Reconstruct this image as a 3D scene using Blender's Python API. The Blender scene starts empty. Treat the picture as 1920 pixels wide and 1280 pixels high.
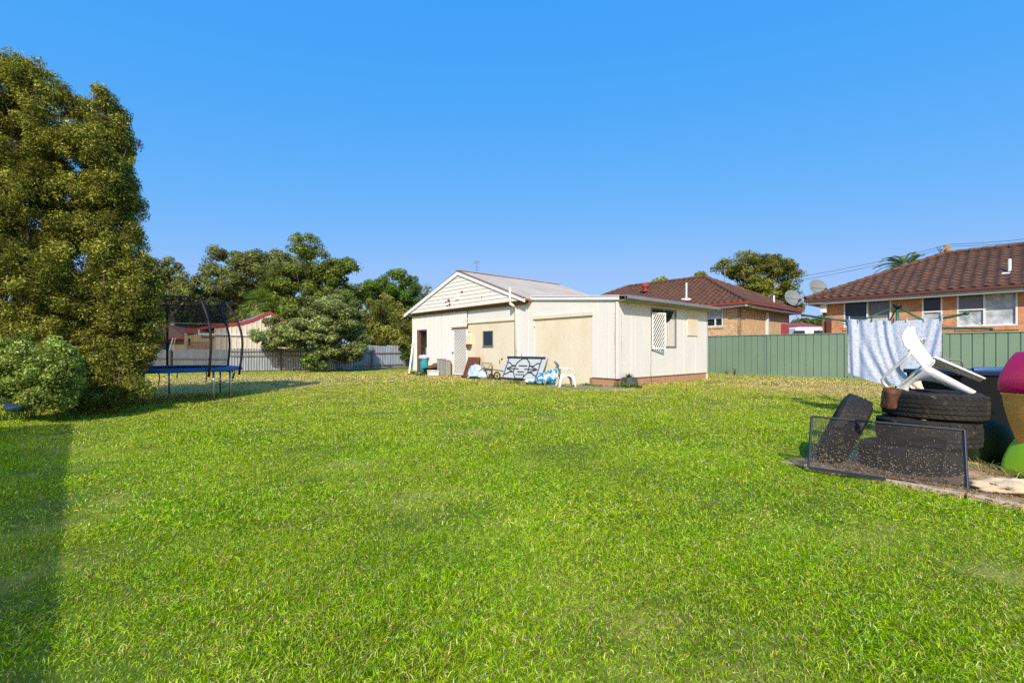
import bpy, math, random
import numpy as np
from mathutils import Vector, Matrix, noise as mnoise
R = math.radians
random.seed(7)
rng = np.random.default_rng(11)
scene = bpy.context.scene
col = scene.collection

# ------------------------------------------------------------------ camera
EYE = 1.2
F = 850.0            # focal length in photo pixels (photo is 1920 wide)
HZ = 655.0           # horizon row in the photo
cam = bpy.data.objects.new('camera', bpy.data.cameras.new('camera'))
col.objects.link(cam)
cam.location = (0, 0, EYE)
cam.rotation_euler = (R(90), 0, 0)
cam.data.sensor_width = 36
cam.data.lens = 36 * F / 1920
cam.data.shift_y = (HZ - 640) / 1920
cam.data.clip_start = 0.05
cam.data.clip_end = 3000
scene.camera = cam

# ------------------------------------------------------------------ light
SUN_EL, SUN_DIR = 38.0, (0.07, 0.785)      # horizontal travel direction of the light
world = bpy.data.worlds.new('World')
scene.world = world
world.use_nodes = True
nt = world.node_tree
nt.nodes.clear()
out = nt.nodes.new('ShaderNodeOutputWorld')
bg = nt.nodes.new('ShaderNodeBackground')
sky = nt.nodes.new('ShaderNodeTexSky')
sky.sky_type = 'NISHITA'
sky.sun_disc = False
sky.sun_elevation = R(SUN_EL)
sky.sun_rotation = math.atan2(-SUN_DIR[0], -SUN_DIR[1])
sky.air_density = 1.0
sky.dust_density = 0.8
sky.ozone_density = 2.5
# grade the Nishita sky to the photo's saturated blue: per channel gain * value ^ power
sep = nt.nodes.new('ShaderNodeSeparateColor'); cmb = nt.nodes.new('ShaderNodeCombineColor')
nt.links.new(sky.outputs[0], sep.inputs[0])
for ch, (gain, pw) in zip(('Red', 'Green', 'Blue'), ((0.82, 1.3), (0.61, 0.35), (0.98, 0.05))):
    a = nt.nodes.new('ShaderNodeMath'); a.operation = 'MULTIPLY'; a.inputs[1].default_value = 0.15
    b = nt.nodes.new('ShaderNodeMath'); b.operation = 'POWER'; b.inputs[1].default_value = pw
    c = nt.nodes.new('ShaderNodeMath'); c.operation = 'MULTIPLY'; c.inputs[1].default_value = gain / 0.15
    nt.links.new(sep.outputs[ch], a.inputs[0]); nt.links.new(a.outputs[0], b.inputs[0]); nt.links.new(b.outputs[0], c.inputs[0])
    outs = globals().setdefault('sky_out', {}); outs[ch] = c.outputs[0]
# red never above a share of green, so that the low sky stays blue
k = nt.nodes.new('ShaderNodeMath'); k.operation = 'MULTIPLY'; k.inputs[1].default_value = 0.60
nt.links.new(sky_out['Green'], k.inputs[0])
d = nt.nodes.new('ShaderNodeMath'); d.operation = 'MINIMUM'
nt.links.new(sky_out['Red'], d.inputs[0]); nt.links.new(k.outputs[0], d.inputs[1])
def glow(ch, base, thr, gain):
    # the bright, whiter sky round the sun (behind the camera) keeps its extra red and green
    a = nt.nodes.new('ShaderNodeMath'); a.operation = 'SUBTRACT'; a.inputs[1].default_value = thr / 0.15
    b = nt.nodes.new('ShaderNodeMath'); b.operation = 'MAXIMUM'; b.inputs[1].default_value = 0
    c = nt.nodes.new('ShaderNodeMath'); c.operation = 'MULTIPLY_ADD'; c.inputs[1].default_value = gain
    nt.links.new(sep.outputs[ch], a.inputs[0]); nt.links.new(a.outputs[0], b.inputs[0]); nt.links.new(b.outputs[0], c.inputs[0]); nt.links.new(base, c.inputs[2])
    nt.links.new(c.outputs[0], cmb.inputs[ch])
glow('Red', d.outputs[0], 0.75, 2.6); glow('Green', sky_out['Green'], 1.0, 1.8); nt.links.new(sky_out['Blue'], cmb.inputs['Blue'])
nt.links.new(cmb.outputs[0], bg.inputs['Color'])
bg.inputs['Strength'].default_value = 0.15
nt.links.new(bg.outputs[0], out.inputs['Surface'])

sun = bpy.data.objects.new('sun', bpy.data.lights.new('sun', 'SUN'))
col.objects.link(sun)
sun.data.energy = 5.0
sun.data.angle = R(0.5)
sun.data.color = (1.0, 0.91, 0.76)
hd = Vector((SUN_DIR[0], SUN_DIR[1])).normalized()
ld = Vector((hd.x * math.cos(R(SUN_EL)), hd.y * math.cos(R(SUN_EL)), -math.sin(R(SUN_EL))))
sun.rotation_euler = ld.to_track_quat('-Z', 'Y').to_euler()
sun.location = (0, -10, 20)

scene.view_settings.view_transform = 'Standard'
scene.view_settings.look = 'None'
scene.view_settings.exposure = 0.0
scene.view_settings.gamma = 1
scene.cycles.use_denoising = False
scene.cycles.max_bounces = 8
scene.cycles.transparent_max_bounces = 12

# ------------------------------------------------------------------ helpers
def px(x, y, d):
    """photo pixel at depth d (metres from the camera) -> place"""
    return Vector(((x - 960) / F * d, d, EYE - (y - HZ) / F * d))

def gp(x, y, z=0.0):
    """photo pixel of a point standing on the ground"""
    d = (EYE - z) * F / (y - HZ)
    return Vector(((x - 960) / F * d, d, z))

ROOT = {}

def tag(o, label, cat, group=None, kind=None):
    if label: o['label'] = label
    if cat: o['category'] = cat
    if group: o['group'] = group
    if kind: o['kind'] = kind
    return o

def thing(name, loc, label, cat, group=None, rz=0):
    o = bpy.data.objects.new(name, None)
    col.objects.link(o)
    o.location = loc
    o.rotation_euler = (0, 0, rz)
    o.empty_display_size = 0.2
    ROOT[o] = Vector(loc)
    return tag(o, label, cat, group)

def copy_tree(o, parent=None):
    c = o.copy()
    col.objects.link(c)
    c.parent = parent
    for ch in list(o.children):
        copy_tree(ch, c)
    return c

class MB:
    """collects shapes for ONE mesh, in world coordinates"""
    def __init__(s):
        s.v, s.f, s.m, s.uv = [], [], [], []
    def face(s, pts, uv=None, mi=0):
        n = len(s.v)
        s.v += [tuple(p) for p in pts]
        s.f.append(tuple(range(n, n + len(pts))))
        s.m.append(mi)
        s.uv.append(uv or [(0, 0)] * len(pts))
    def poly(s, vs, fs, mi=0):
        n = len(s.v)
        s.v += [tuple(p) for p in vs]
        for f in fs:
            s.f.append(tuple(i + n for i in f)); s.m.append(mi)
            s.uv.append([(vs[i][0], vs[i][1]) for i in f])
        return s
    def obox(s, c, ax, ay, az, mi=0):
        """oriented box: centre and three half-axis vectors"""
        c = Vector(c); ax, ay, az = Vector(ax), Vector(ay), Vector(az)
        vs = [c + sx * ax + sy * ay + sz * az for sz in (-1, 1) for sy in (-1, 1) for sx in (-1, 1)]
        if ax.cross(ay).dot(az) < 0:
            fs = [(0, 1, 3, 2), (4, 6, 7, 5), (0, 4, 5, 1), (2, 3, 7, 6), (0, 2, 6, 4), (1, 5, 7, 3)]
        else:
            fs = [(0, 2, 3, 1), (4, 5, 7, 6), (0, 1, 5, 4), (2, 6, 7, 3), (0, 4, 6, 2), (1, 3, 7, 5)]
        return s.poly(vs, fs, mi)
    def box(s, x0, y0, z0, x1, y1, z1, mi=0):
        return s.obox(((x0+x1)/2, (y0+y1)/2, (z0+z1)/2), ((x1-x0)/2, 0, 0), (0, (y1-y0)/2, 0), (0, 0, (z1-z0)/2), mi)
    def bar(s, a, b, w, h=None, up=(0, 0, 1), mi=0):
        a, b = Vector(a), Vector(b); h = h or w
        d = (b - a); L = d.length; d.normalize()
        up = Vector(up)
        if abs(d.dot(up)) > 0.98: up = Vector((1, 0, 0))
        sd = d.cross(up).normalized(); u2 = sd.cross(d).normalized()
        return s.obox((a + b) / 2, d * L / 2, sd * w / 2, u2 * h / 2, mi)
    def tube(s, pts, r, n=8, mi=0, cap=True):
        pts = [Vector(p) for p in pts]
        rs = r if isinstance(r, (list, tuple)) else [r] * len(pts)
        base = len(s.v); vs = []
        prev = None
        for i, p in enumerate(pts):
            d = (pts[min(i+1, len(pts)-1)] - pts[max(i-1, 0)])
            if d.length < 1e-9: d = Vector((0, 0, 1))
            d.normalize()
            if prev is None:
                a = Vector((0, 0, 1)) if abs(d.z) < 0.9 else Vector((1, 0, 0))
            else: a = prev
            sd = (a - d * a.dot(d))
            if sd.length < 1e-6: sd = d.orthogonal()
            sd.normalize(); prev = sd
            t2 = d.cross(sd)
            for k in range(n):
                an = 2 * math.pi * k / n
                vs.append(p + (sd * math.cos(an) + t2 * math.sin(an)) * rs[i])
        fs = []
        for i in range(len(pts) - 1):
            for k in range(n):
                a0 = i*n + k; a1 = i*n + (k+1) % n
                fs.append((a0, a1, a1 + n, a0 + n))
        if cap:
            fs.append(tuple(reversed(range(n))))
            fs.append(tuple(range((len(pts)-1)*n, len(pts)*n)))
        return s.poly(vs, fs, mi)
    def lathe(s, c, prof, n=24, axis=(0, 0, 1), mi=0, fn=None):
        """prof: list of (radius, height)"""
        c = Vector(c); ax = Vector(axis).normalized()
        e1 = ax.orthogonal().normalized() if abs(ax.z) < 0.99 else Vector((1, 0, 0))
        e2 = ax.cross(e1)
        vs = []
        for (r, h) in prof:
            for k in range(n):
                an = 2 * math.pi * k / n
                rr = r if fn is None else r * fn(an, h)
                vs.append(c + ax * h + (e1 * math.cos(an) + e2 * math.sin(an)) * rr)
        fs = []
        for i in range(len(prof) - 1):
            for k in range(n):
                a0 = i*n + k; a1 = i*n + (k+1) % n
                fs.append((a0, a1, a1 + n, a0 + n))
        return s.poly(vs, fs, mi)
    def blob(s, c, r, amp=0.25, seed=0, n=12, flat=None, mi=0):
        """lumpy closed lump, e.g. a filled bag"""
        c = Vector(c); r = Vector(r)
        vs = []; fs = []; nl = n // 2 + 2
        for i in range(nl + 1):
            th = math.pi * i / nl
            for k in range(n):
                ph = 2 * math.pi * k / n
                d = Vector((math.sin(th) * math.cos(ph), math.sin(th) * math.sin(ph), math.cos(th)))
                q = 1 + amp * mnoise.noise(d * 2.3 + Vector((seed * 3.1, seed, 1))) + amp * .5 * mnoise.noise(d * 6 + Vector((seed, 4, 1)))
                p = Vector((d.x * r.x * q, d.y * r.y * q, d.z * r.z * q))
                p = c + p
                if flat is not None and p.z < flat: p.z = flat
                vs.append(p)
        for i in range(nl):
            for k in range(n):
                fs.append((i*n + k, (i+1)*n + k, (i+1)*n + (k+1) % n, i*n + (k+1) % n))
        return s.poly(vs, fs, mi)
    def build(s, name, mat, parent=None, smooth=False, bevel=0, label=None, merge=False, solid=0, sub=0):
        me = bpy.data.meshes.new(name)
        L = Vector((0, 0, 0))
        p = parent
        while p is not None:
            if p in ROOT: L = ROOT[p]
            p = p.parent
        if parent is None:
            a = np.array(s.v)
            L = Vector((float(a[:, 0].mean()), float(a[:, 1].mean()), float(a[:, 2].min())))
        me.from_pydata([tuple(Vector(v) - L) for v in s.v], [], s.f)
        mats = mat if isinstance(mat, (list, tuple)) else [mat]
        for m_ in mats: me.materials.append(m_)
        me.polygons.foreach_set('material_index', s.m)
        uvl = me.uv_layers.new(name='UVMap')
        flat = [c for u in s.uv for q in u for c in q]
        uvl.data.foreach_set('uv', flat)
        if smooth: me.polygons.foreach_set('use_smooth', [True] * len(s.f))
        me.update()
        o = bpy.data.objects.new(name, me)
        col.objects.link(o)
        if parent is None:
            o.location = L; ROOT[o] = L
        else:
            o.parent = parent
        if merge:
            w = o.modifiers.new('weld', 'WELD'); w.merge_threshold = 0.0005
        if sub:
            u_ = o.modifiers.new('sub', 'SUBSURF'); u_.levels = sub; u_.render_levels = sub
        if solid:
            q = o.modifiers.new('solid', 'SOLIDIFY'); q.thickness = solid; q.offset = 0
        if bevel:
            b = o.modifiers.new('bevel', 'BEVEL'); b.width = bevel; b.segments = 2; b.limit_method = 'ANGLE'
        if label: o['label'] = label
        return o

class Fr:
    """wall frame: origin, run direction u (along), outward normal n"""
    def __init__(s, o, u, n):
        s.o = Vector((o[0], o[1], 0)); s.u = Vector((u[0], u[1], 0)).normalized(); s.n = Vector((n[0], n[1], 0)).normalized()
    def P(s, a, z, o=0.0):
        p = s.o + s.u * a + s.n * o
        return Vector((p.x, p.y, z))
    def a(s, x, o=0.0):
        """run coordinate seen at photo column x"""
        k = (x - 960) / F
        q = s.o + s.n * o
        return (k * q.y - q.x) / (s.u.x - k * s.u.y)
    def z(s, x, y, o=0.0):
        d = s.P(s.a(x, o), 0, o).y
        return EYE - (y - HZ) / F * d
    def box(s, mb, a0, a1, z0, z1, o0, o1, mi=0):
        mb.obox(s.P((a0+a1)/2, (z0+z1)/2, (o0+o1)/2), s.u * (a1-a0)/2, s.n * (o1-o0)/2, Vector((0, 0, (z1-z0)/2)), mi)
    def wall(s, mb, a0, a1, z0, z1, th=0.12, holes=(), o=0.0, topf=None):
        """wall slab with openings; topf(a) gives a sloping top"""
        As = sorted({a0, a1, *[min(max(h[0], a0), a1) for h in holes], *[min(max(h[1], a0), a1) for h in holes]})
        Zs = sorted({z0, z1, *[min(max(h[2], z0), z1) for h in holes], *[min(max(h[3], z0), z1) for h in holes]})
        flip = s.u.cross(Vector((0, 0, 1))).dot(s.n) < 0
        def q(pts, uv):
            if flip: pts = pts[::-1]; uv = uv[::-1]
            mb.face(pts, uv)
        def hole(a, z):
            return any(h[0] < a < h[1] and h[2] < z < h[3] for h in holes)
        nz = len(Zs) - 1
        for i in range(len(As)-1):
            for j in range(nz):
                aa, ab, za, zb = As[i], As[i+1], Zs[j], Zs[j+1]
                if hole((aa+ab)/2, (za+zb)/2): continue
                t0 = t1 = zb
                if topf and j == nz-1: t0, t1 = topf(aa), topf(ab)
                q([s.P(aa, za, o), s.P(ab, za, o), s.P(ab, t1, o), s.P(aa, t0, o)], [(aa, za), (ab, za), (ab, t1), (aa, t0)])
                q([s.P(aa, t0, o-th), s.P(ab, t1, o-th), s.P(ab, za, o-th), s.P(aa, za, o-th)], [(aa, t0), (ab, t1), (ab, za), (aa, za)])
                def edge(p0, p1, z0_, z1_):
                    q([s.P(p0, z0_, o), s.P(p0, z0_, o-th), s.P(p1, z1_, o-th), s.P(p1, z1_, o)], [(p0, z0_), (p0+th, z0_), (p1+th, z1_), (p1, z1_)])
                if i == 0 or hole((As[i-1]+aa)/2, (za+zb)/2): edge(aa, aa, za, t0)
                if i == len(As)-2 or hole((ab+As[i+2])/2, (za+zb)/2): edge(ab, ab, t1, za)
                if j == 0 or hole((aa+ab)/2, (Zs[j-1]+za)/2): edge(ab, aa, za, za)
                if j == nz-1 or hole((aa+ab)/2, (zb+Zs[j+2])/2): edge(aa, ab, t0, t1)

def ribs(mb, P, a0, a1, z0, z1, prof, period, top=None):
    """profiled sheet: P(a, z, out); prof: list of (fraction, out)"""
    pts = []
    k = math.floor(a0 / period)
    while k * period < a1:
        for (f, o) in prof:
            a = (k + f) * period
            if a0 <= a <= a1: pts.append((a, o))
        k += 1
    if not pts: return
    pts = [(a0, pts[0][1])] + pts + [(a1, pts[-1][1])]
    for (a, o), (b, q) in zip(pts[:-1], pts[1:]):
        if b - a < 1e-5: continue
        ta, tb = (top(a), top(b)) if top else (z1, z1)
        za, zb = (z0(a), z0(b)) if callable(z0) else (z0, z0)
        mb.face([P(a, za, o), P(b, zb, q), P(b, tb, q), P(a, ta, o)], [(a, za), (b, zb), (b, tb), (a, ta)])

CORR = [(i/8, 0.009 * math.cos(2*math.pi*i/8)) for i in range(8)]

# ------------------------------------------------------------------ materials
def mat(name, c, rough=0.6, metal=0.0, var=0.0, vscale=3.0, bump=0.0, bscale=40.0, c2=None, c2scale=2.0, c2lo=0.45, c2hi=0.65,
        spec=0.4, coat=0.0, coord='Object', stretch=(1, 1, 1), trans=0.0):
    m = bpy.data.materials.new(name)
    m.use_nodes = True
    n = m.node_tree; L = n.links
    b = n.nodes['Principled BSDF']
    b.inputs['Roughness'].default_value = rough
    b.inputs['Metallic'].default_value = metal
    b.inputs['Specular IOR Level'].default_value = spec
    b.inputs['Coat Weight'].default_value = coat
    tc = n.nodes.new('ShaderNodeTexCoord')
    mp = n.nodes.new('ShaderNodeMapping')
    mp.inputs['Scale'].default_value = stretch
    L.new(tc.outputs[coord], mp.inputs['Vector'])
    rgb = n.nodes.new('ShaderNodeRGB')
    rgb.outputs[0].default_value = (*c, 1)
    cur = rgb.outputs[0]
    if c2:
        t = n.nodes.new('ShaderNodeTexNoise'); t.inputs['Scale'].default_value = c2scale; t.inputs['Detail'].default_value = 6
        t.inputs['Roughness'].default_value = 0.65
        L.new(mp.outputs[0], t.inputs['Vector'])
        mr = n.nodes.new('ShaderNodeMapRange'); mr.inputs['From Min'].default_value = c2lo; mr.inputs['From Max'].default_value = c2hi
        L.new(t.outputs['Fac'], mr.inputs['Value'])
        mx = n.nodes.new('ShaderNodeMixRGB')
        L.new(mr.outputs[0], mx.inputs['Fac']); L.new(cur, mx.inputs['Color1']); mx.inputs['Color2'].default_value = (*c2, 1)
        cur = mx.outputs[0]
    if var:
        t = n.nodes.new('ShaderNodeTexNoise'); t.inputs['Scale'].default_value = vscale; t.inputs['Detail'].default_value = 5
        L.new(mp.outputs[0], t.inputs['Vector'])
        mr = n.nodes.new('ShaderNodeMapRange'); mr.inputs['To Min'].default_value = 1 - var; mr.inputs['To Max'].default_value = 1 + var
        mr.inputs['From Min'].default_value = 0.25; mr.inputs['From Max'].default_value = 0.75
        L.new(t.outputs['Fac'], mr.inputs['Value'])
        h = n.nodes.new('ShaderNodeHueSaturation')
        L.new(mr.outputs[0], h.inputs['Value']); L.new(cur, h.inputs['Color'])
        cur = h.outputs[0]
    L.new(cur, b.inputs['Base Color'])
    if bump:
        t = n.nodes.new('ShaderNodeTexNoise'); t.inputs['Scale'].default_value = bscale; t.inputs['Detail'].default_value = 4
        L.new(mp.outputs[0], t.inputs['Vector'])
        bp = n.nodes.new('ShaderNodeBump'); bp.inputs['Strength'].default_value = bump; bp.inputs['Distance'].default_value = 0.02
        L.new(t.outputs['Fac'], bp.inputs['Height']); L.new(bp.outputs[0], b.inputs['Normal'])
    return m

def leafmat(name, trans=0.35, rough=0.7, spec=0.12):
    m = bpy.data.materials.new(name)
    m.use_nodes = True
    n = m.node_tree; L = n.links
    b = n.nodes['Principled BSDF']
    b.inputs['Roughness'].default_value = rough
    b.inputs['Specular IOR Level'].default_value = spec
    a = n.nodes.new('ShaderNodeAttribute'); a.attribute_name = 'tint'
    L.new(a.outputs['Color'], b.inputs['Base Color'])
    t = n.nodes.new('ShaderNodeBsdfTranslucent')
    h = n.nodes.new('ShaderNodeHueSaturation'); h.inputs['Saturation'].default_value = 1.1; h.inputs['Value'].default_value = 1.2; h.inputs['Hue'].default_value = 0.49
    L.new(a.outputs['Color'], h.inputs['Color']); L.new(h.outputs[0], t.inputs['Color'])
    mx = n.nodes.new('ShaderNodeMixShader'); mx.inputs[0].default_value = trans
    L.new(b.outputs[0], mx.inputs[1]); L.new(t.outputs[0], mx.inputs[2])
    L.new(mx.outputs[0], n.nodes['Material Output'].inputs['Surface'])
    return m

def netmat(name, c, alpha, seeds=False):
    m = bpy.data.materials.new(name)
    m.use_nodes = True
    n = m.node_tree; L = n.links
    b = n.nodes['Principled BSDF']
    b.inputs['Base Color'].default_value = (*c, 1); b.inputs['Roughness'].default_value = 0.8
    tr = n.nodes.new('ShaderNodeBsdfTransparent')
    mx = n.nodes.new('ShaderNodeMixShader'); mx.inputs[0].default_value = alpha
    L.new(tr.outputs[0], mx.inputs[1]); L.new(b.outputs[0], mx.inputs[2])
    L.new(mx.outputs[0], n.nodes['Material Output'].inputs['Surface'])
    return m

def glassmat(name, c, rough=0.08, cur=None):
    m = mat(name, c, rough=rough, spec=0.35)
    return m

def brickmat(name, c1, c2, mortar, sx=0.23, sy=0.086, bw=0.5):
    m = bpy.data.materials.new(name)
    m.use_nodes = True
    n = m.node_tree; L = n.links
    b = n.nodes['Principled BSDF']; b.inputs['Roughness'].default_value = 0.85
    tc = n.nodes.new('ShaderNodeTexCoord')
    bt = n.nodes.new('ShaderNodeTexBrick')
    bt.inputs['Scale'].default_value = 1.0
    bt.inputs['Brick Width'].default_value = sx
    bt.inputs['Row Height'].default_value = sy
    bt.inputs['Mortar Size'].default_value = 0.008
    bt.inputs['Mortar Smooth'].default_value = 0.1
    bt.inputs['Bias'].default_value = 0.0
    bt.inputs['Color1'].default_value = (*c1, 1); bt.inputs['Color2'].default_value = (*c2, 1); bt.inputs['Mortar'].default_value = (*mortar, 1)
    L.new(tc.outputs['UV'], bt.inputs['Vector'])
    t = n.nodes.new('ShaderNodeTexNoise'); t.inputs['Scale'].default_value = 6; t.inputs['Detail'].default_value = 6
    L.new(tc.outputs['UV'], t.inputs['Vector'])
    mr = n.nodes.new('ShaderNodeMapRange'); mr.inputs['To Min'].default_value = 0.65; mr.inputs['To Max'].default_value = 1.35
    L.new(t.outputs['Fac'], mr.inputs['Value'])
    h = n.nodes.new('ShaderNodeHueSaturation'); L.new(mr.outputs[0], h.inputs['Value']); L.new(bt.outputs['Color'], h.inputs['Color'])
    L.new(h.outputs[0], b.inputs['Base Color'])
    bp = n.nodes.new('ShaderNodeBump'); bp.inputs['Strength'].default_value = 0.6; bp.inputs['Distance'].default_value = 0.01; bp.invert = True
    L.new(bt.outputs['Fac'], bp.inputs['Height']); L.new(bp.outputs[0], b.inputs['Normal'])
    return m

M = {}
M['white'] = mat('white_paint', (0.79, 0.78, 0.76), 0.5, var=0.04, vscale=1.5)
M['fibro'] = mat('white_fibro', (0.76, 0.735, 0.705), 0.6, var=0.04, vscale=1.2, c2=(0.72, 0.62, 0.46), c2scale=0.9, c2lo=0.58, c2hi=0.9, stretch=(1.6, 1.6, 0.35), bump=0.05, bscale=3)
M['cream'] = mat('cream_paint', (0.76, 0.68, 0.53), 0.6, var=0.05, vscale=1.0, c2=(0.68, 0.55, 0.34), c2scale=1.2, c2lo=0.5, c2hi=0.8, stretch=(1, 1, .5))
M['boards'] = mat('weathered_boards', (0.80, 0.75, 0.69), 0.7, var=0.05, c2=(0.45, 0.30, 0.17), c2scale=4, c2lo=0.62, c2hi=0.8, stretch=(1, 1, 5))
M['corrwhite'] = mat('corrugated_white', (0.76, 0.73, 0.69), 0.5, var=0.05, vscale=1, c2=(0.6, 0.5, 0.36), c2scale=1.5, c2lo=0.62, c2hi=0.9, stretch=(2, 2, .3))
M['tinroof'] = mat('tin_roof', (0.42, 0.375, 0.325), 0.6, metal=0.0, var=0.12, vscale=1.2, c2=(0.42, 0.26, 0.16), c2scale=1.3, c2lo=0.6, c2hi=0.85)
M['bluewhite'] = mat('white_trim', (0.78, 0.80, 0.83), 0.4)
M['rustedge'] = mat('rust_trim', (0.45, 0.18, 0.07), 0.8, var=0.2, vscale=10)
M['browntrim'] = mat('brown_trim', (0.24, 0.14, 0.08), 0.8, var=0.15)
M['gutter'] = mat('galvanised', (0.50, 0.52, 0.54), 0.35, metal=0.7, var=0.1)
M['galv'] = mat('weathered_galvanised', (0.36, 0.40, 0.46), 0.5, metal=0.35, var=0.18, vscale=1.5, c2=(0.20, 0.15, 0.12), c2scale=1.2, c2lo=0.6, c2hi=0.85, stretch=(2, 2, .6))
M['dark'] = mat('painted_dark_interior', (0.012, 0.010, 0.009), 0.95)
M['darkwood'] = mat('dark_wood', (0.16, 0.085, 0.06), 0.8, var=0.2, vscale=8)
M['greywood'] = mat('grey_wood', (0.24, 0.21, 0.18), 0.85, var=0.2, vscale=8, bump=.3)
M['glass'] = glassmat('window_glass', (0.02, 0.03, 0.035))
M['glassgrey'] = glassmat('curtained_glass', (0.16, 0.17, 0.165), 0.15)
M['curtain'] = mat('pale_curtain', (0.62, 0.60, 0.56), 0.8, var=0.1, vscale=4, stretch=(4, 4, .6))
M['lace'] = mat('lace_curtain', (0.42, 0.46, 0.50), 0.45, var=0.45, vscale=5, spec=.8)
M['alu'] = mat('aluminium', (0.24, 0.24, 0.25), 0.45, metal=0.3)
M['brickbase'] = brickmat('base_brick', (0.52, 0.24, 0.12), (0.40, 0.20, 0.11), (0.42, 0.36, 0.28))
M['brickyellow'] = brickmat('yellow_brick', (0.72, 0.50, 0.29), (0.60, 0.38, 0.20), (0.36, 0.27, 0.18), 0.24, 0.1)
M['brickred'] = brickmat('orange_brick', (0.64, 0.30, 0.14), (0.50, 0.21, 0.09), (0.48, 0.36, 0.26), 0.3, 0.11)
M['redtrim'] = mat('red_gutter', (0.32, 0.05, 0.03), 0.5, var=.1)
M['darkredtrim'] = mat('dark_red_gutter', (0.13, 0.04, 0.03), 0.5)
M['fascia'] = mat('grey_fascia', (0.42, 0.42, 0.42), 0.6)
M['soffit'] = mat('cream_soffit', (0.5, 0.40, 0.22), 0.8)
M['green'] = mat('green_steel', (0.19, 0.28, 0.205), 0.5, var=0.10, vscale=.8, c2=(0.30, 0.30, 0.2), c2scale=1.4, c2lo=.62, c2hi=.95)
M['hoist'] = mat('green_hoist_paint', (0.02, 0.11, 0.06), 0.4)
M['black'] = mat('black_plastic', (0.007, 0.007, 0.009), 0.7, spec=.2)
M['foam'] = mat('black_foam', (0.015, 0.014, 0.018), 0.6)
M['blue'] = mat('blue_pad', (0.02, 0.10, 0.30), 0.5, var=.15)
M['steel'] = mat('steel_tube', (0.42, 0.44, 0.43), 0.35, metal=0.8, var=.15)
M['net'] = netmat('net_mesh', (0.01, 0.01, 0.012), 0.38)
M['screen'] = netmat('fly_mesh', (0.035, 0.033, 0.035), 0.40)
M['plastic'] = mat('white_plastic', (0.76, 0.74, 0.70), 0.35, var=.03)
M['slotdark'] = mat('painted_slot_shade', (0.55, 0.53, 0.5), 0.6)
M['rubber'] = mat('tyre_rubber', (0.019, 0.0175, 0.0165), 0.75, var=.35, vscale=6, c2=(0.11, 0.085, 0.06), c2scale=16, c2lo=.57, c2hi=.78, bump=.3, bscale=30)
M['rust'] = mat('rusted_steel', (0.13, 0.045, 0.022), 0.8, c2=(0.42, 0.19, 0.06), c2scale=2.2, c2lo=0.55, c2hi=0.75, var=.2, bump=.2)
M['rustcan'] = mat('rusted_tin', (0.10, 0.036, 0.02), 0.6, c2=(0.22, 0.12, 0.08), c2scale=9, c2lo=.5, c2hi=.8, bump=.6, bscale=25)
M['frameblue'] = mat('dark_blue_frame', (0.03, 0.04, 0.06), 0.35, var=.2)
M['teal'] = mat('teal_cloth', (0.02, 0.26, 0.33), 0.7)
M['bluebag'] = mat('blue_bag', (0.78, 0.80, 0.80), 0.5, c2=(0.02, 0.22, 0.45), c2scale=5, c2lo=.46, c2hi=.50)
M['palebag'] = mat('pale_bag', (0.50, 0.62, 0.70), 0.4, var=.3, vscale=6, bump=.6, bscale=9)
M['carpet'] = mat('brown_carpet', (0.17, 0.09, 0.055), 0.95, var=.3, vscale=14)
M['cabinet'] = mat('grey_cabinet', (0.34, 0.34, 0.30), 0.5, var=.15)
M['canvas'] = mat('beige_canvas', (0.50, 0.42, 0.26), 0.9, var=.15)
M['concrete'] = mat('concrete', (0.58, 0.48, 0.34), 0.9, var=.25, vscale=4, bump=.5, bscale=20)
M['darkslab'] = mat('mossy_concrete', (0.20, 0.19, 0.13), 0.9, var=.3, vscale=2.5, bump=.4)
M['mdf'] = mat('weathered_board', (0.20, 0.145, 0.10), 0.85, var=.2, vscale=5)
M['magenta'] = mat('magenta_glaze', (0.55, 0.002, 0.09), 0.38, spec=.5, coat=.0)
M['orange'] = mat('orange_glaze', (0.92, 0.50, 0.13), 0.45, spec=.4, var=.08)
M['lime'] = mat('lime_plastic', (0.34, 0.72, 0.02), 0.5)
M['dkgreen'] = mat('dark_green_plastic', (0.012, 0.035, 0.01), 0.7)
M['navy'] = mat('navy_plastic', (0.008, 0.018, 0.05), 0.4)
M['bluebar'] = mat('blue_bar_paint', (0.05, 0.12, 0.28), 0.4)
M['dish'] = mat('dish_grey', (0.19, 0.21, 0.21), 0.6)
M['wood'] = mat('pole_wood', (0.30, 0.20, 0.13), 0.9, var=.25)
M['wire'] = mat('cable_black', (0.05, 0.055, 0.07), 0.6)
M['bark'] = mat('bark', (0.16, 0.12, 0.09), 0.9, var=.3, vscale=5, bump=.5)
M['gumbark'] = mat('gum_bark', (0.34, 0.29, 0.23), 0.85, var=.25, vscale=3)
M['beige'] = mat('beige_steel', (0.72, 0.62, 0.50), 0.5, var=.04)
M['beigebrick'] = brickmat('beige_brick', (0.52, 0.38, 0.22), (0.46, 0.33, 0.19), (0.36, 0.27, 0.17))
M['redsteel'] = mat('red_steel', (0.42, 0.045, 0.035), 0.5)
M['bluesky'] = mat('pale_blue_sheet', (0.35, 0.42, 0.52), 0.4, metal=.3)
M['redroof'] = mat('red_roof_steel', (0.30, 0.045, 0.06), 0.5)
M['houseroof'] = mat('brown_roof', (0.20, 0.12, 0.10), 0.8, var=.2, vscale=2)
M['leaf'] = leafmat('foliage')
M['grass'] = leafmat('grass_blades', trans=0.40, rough=0.8, spec=.03)

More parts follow.
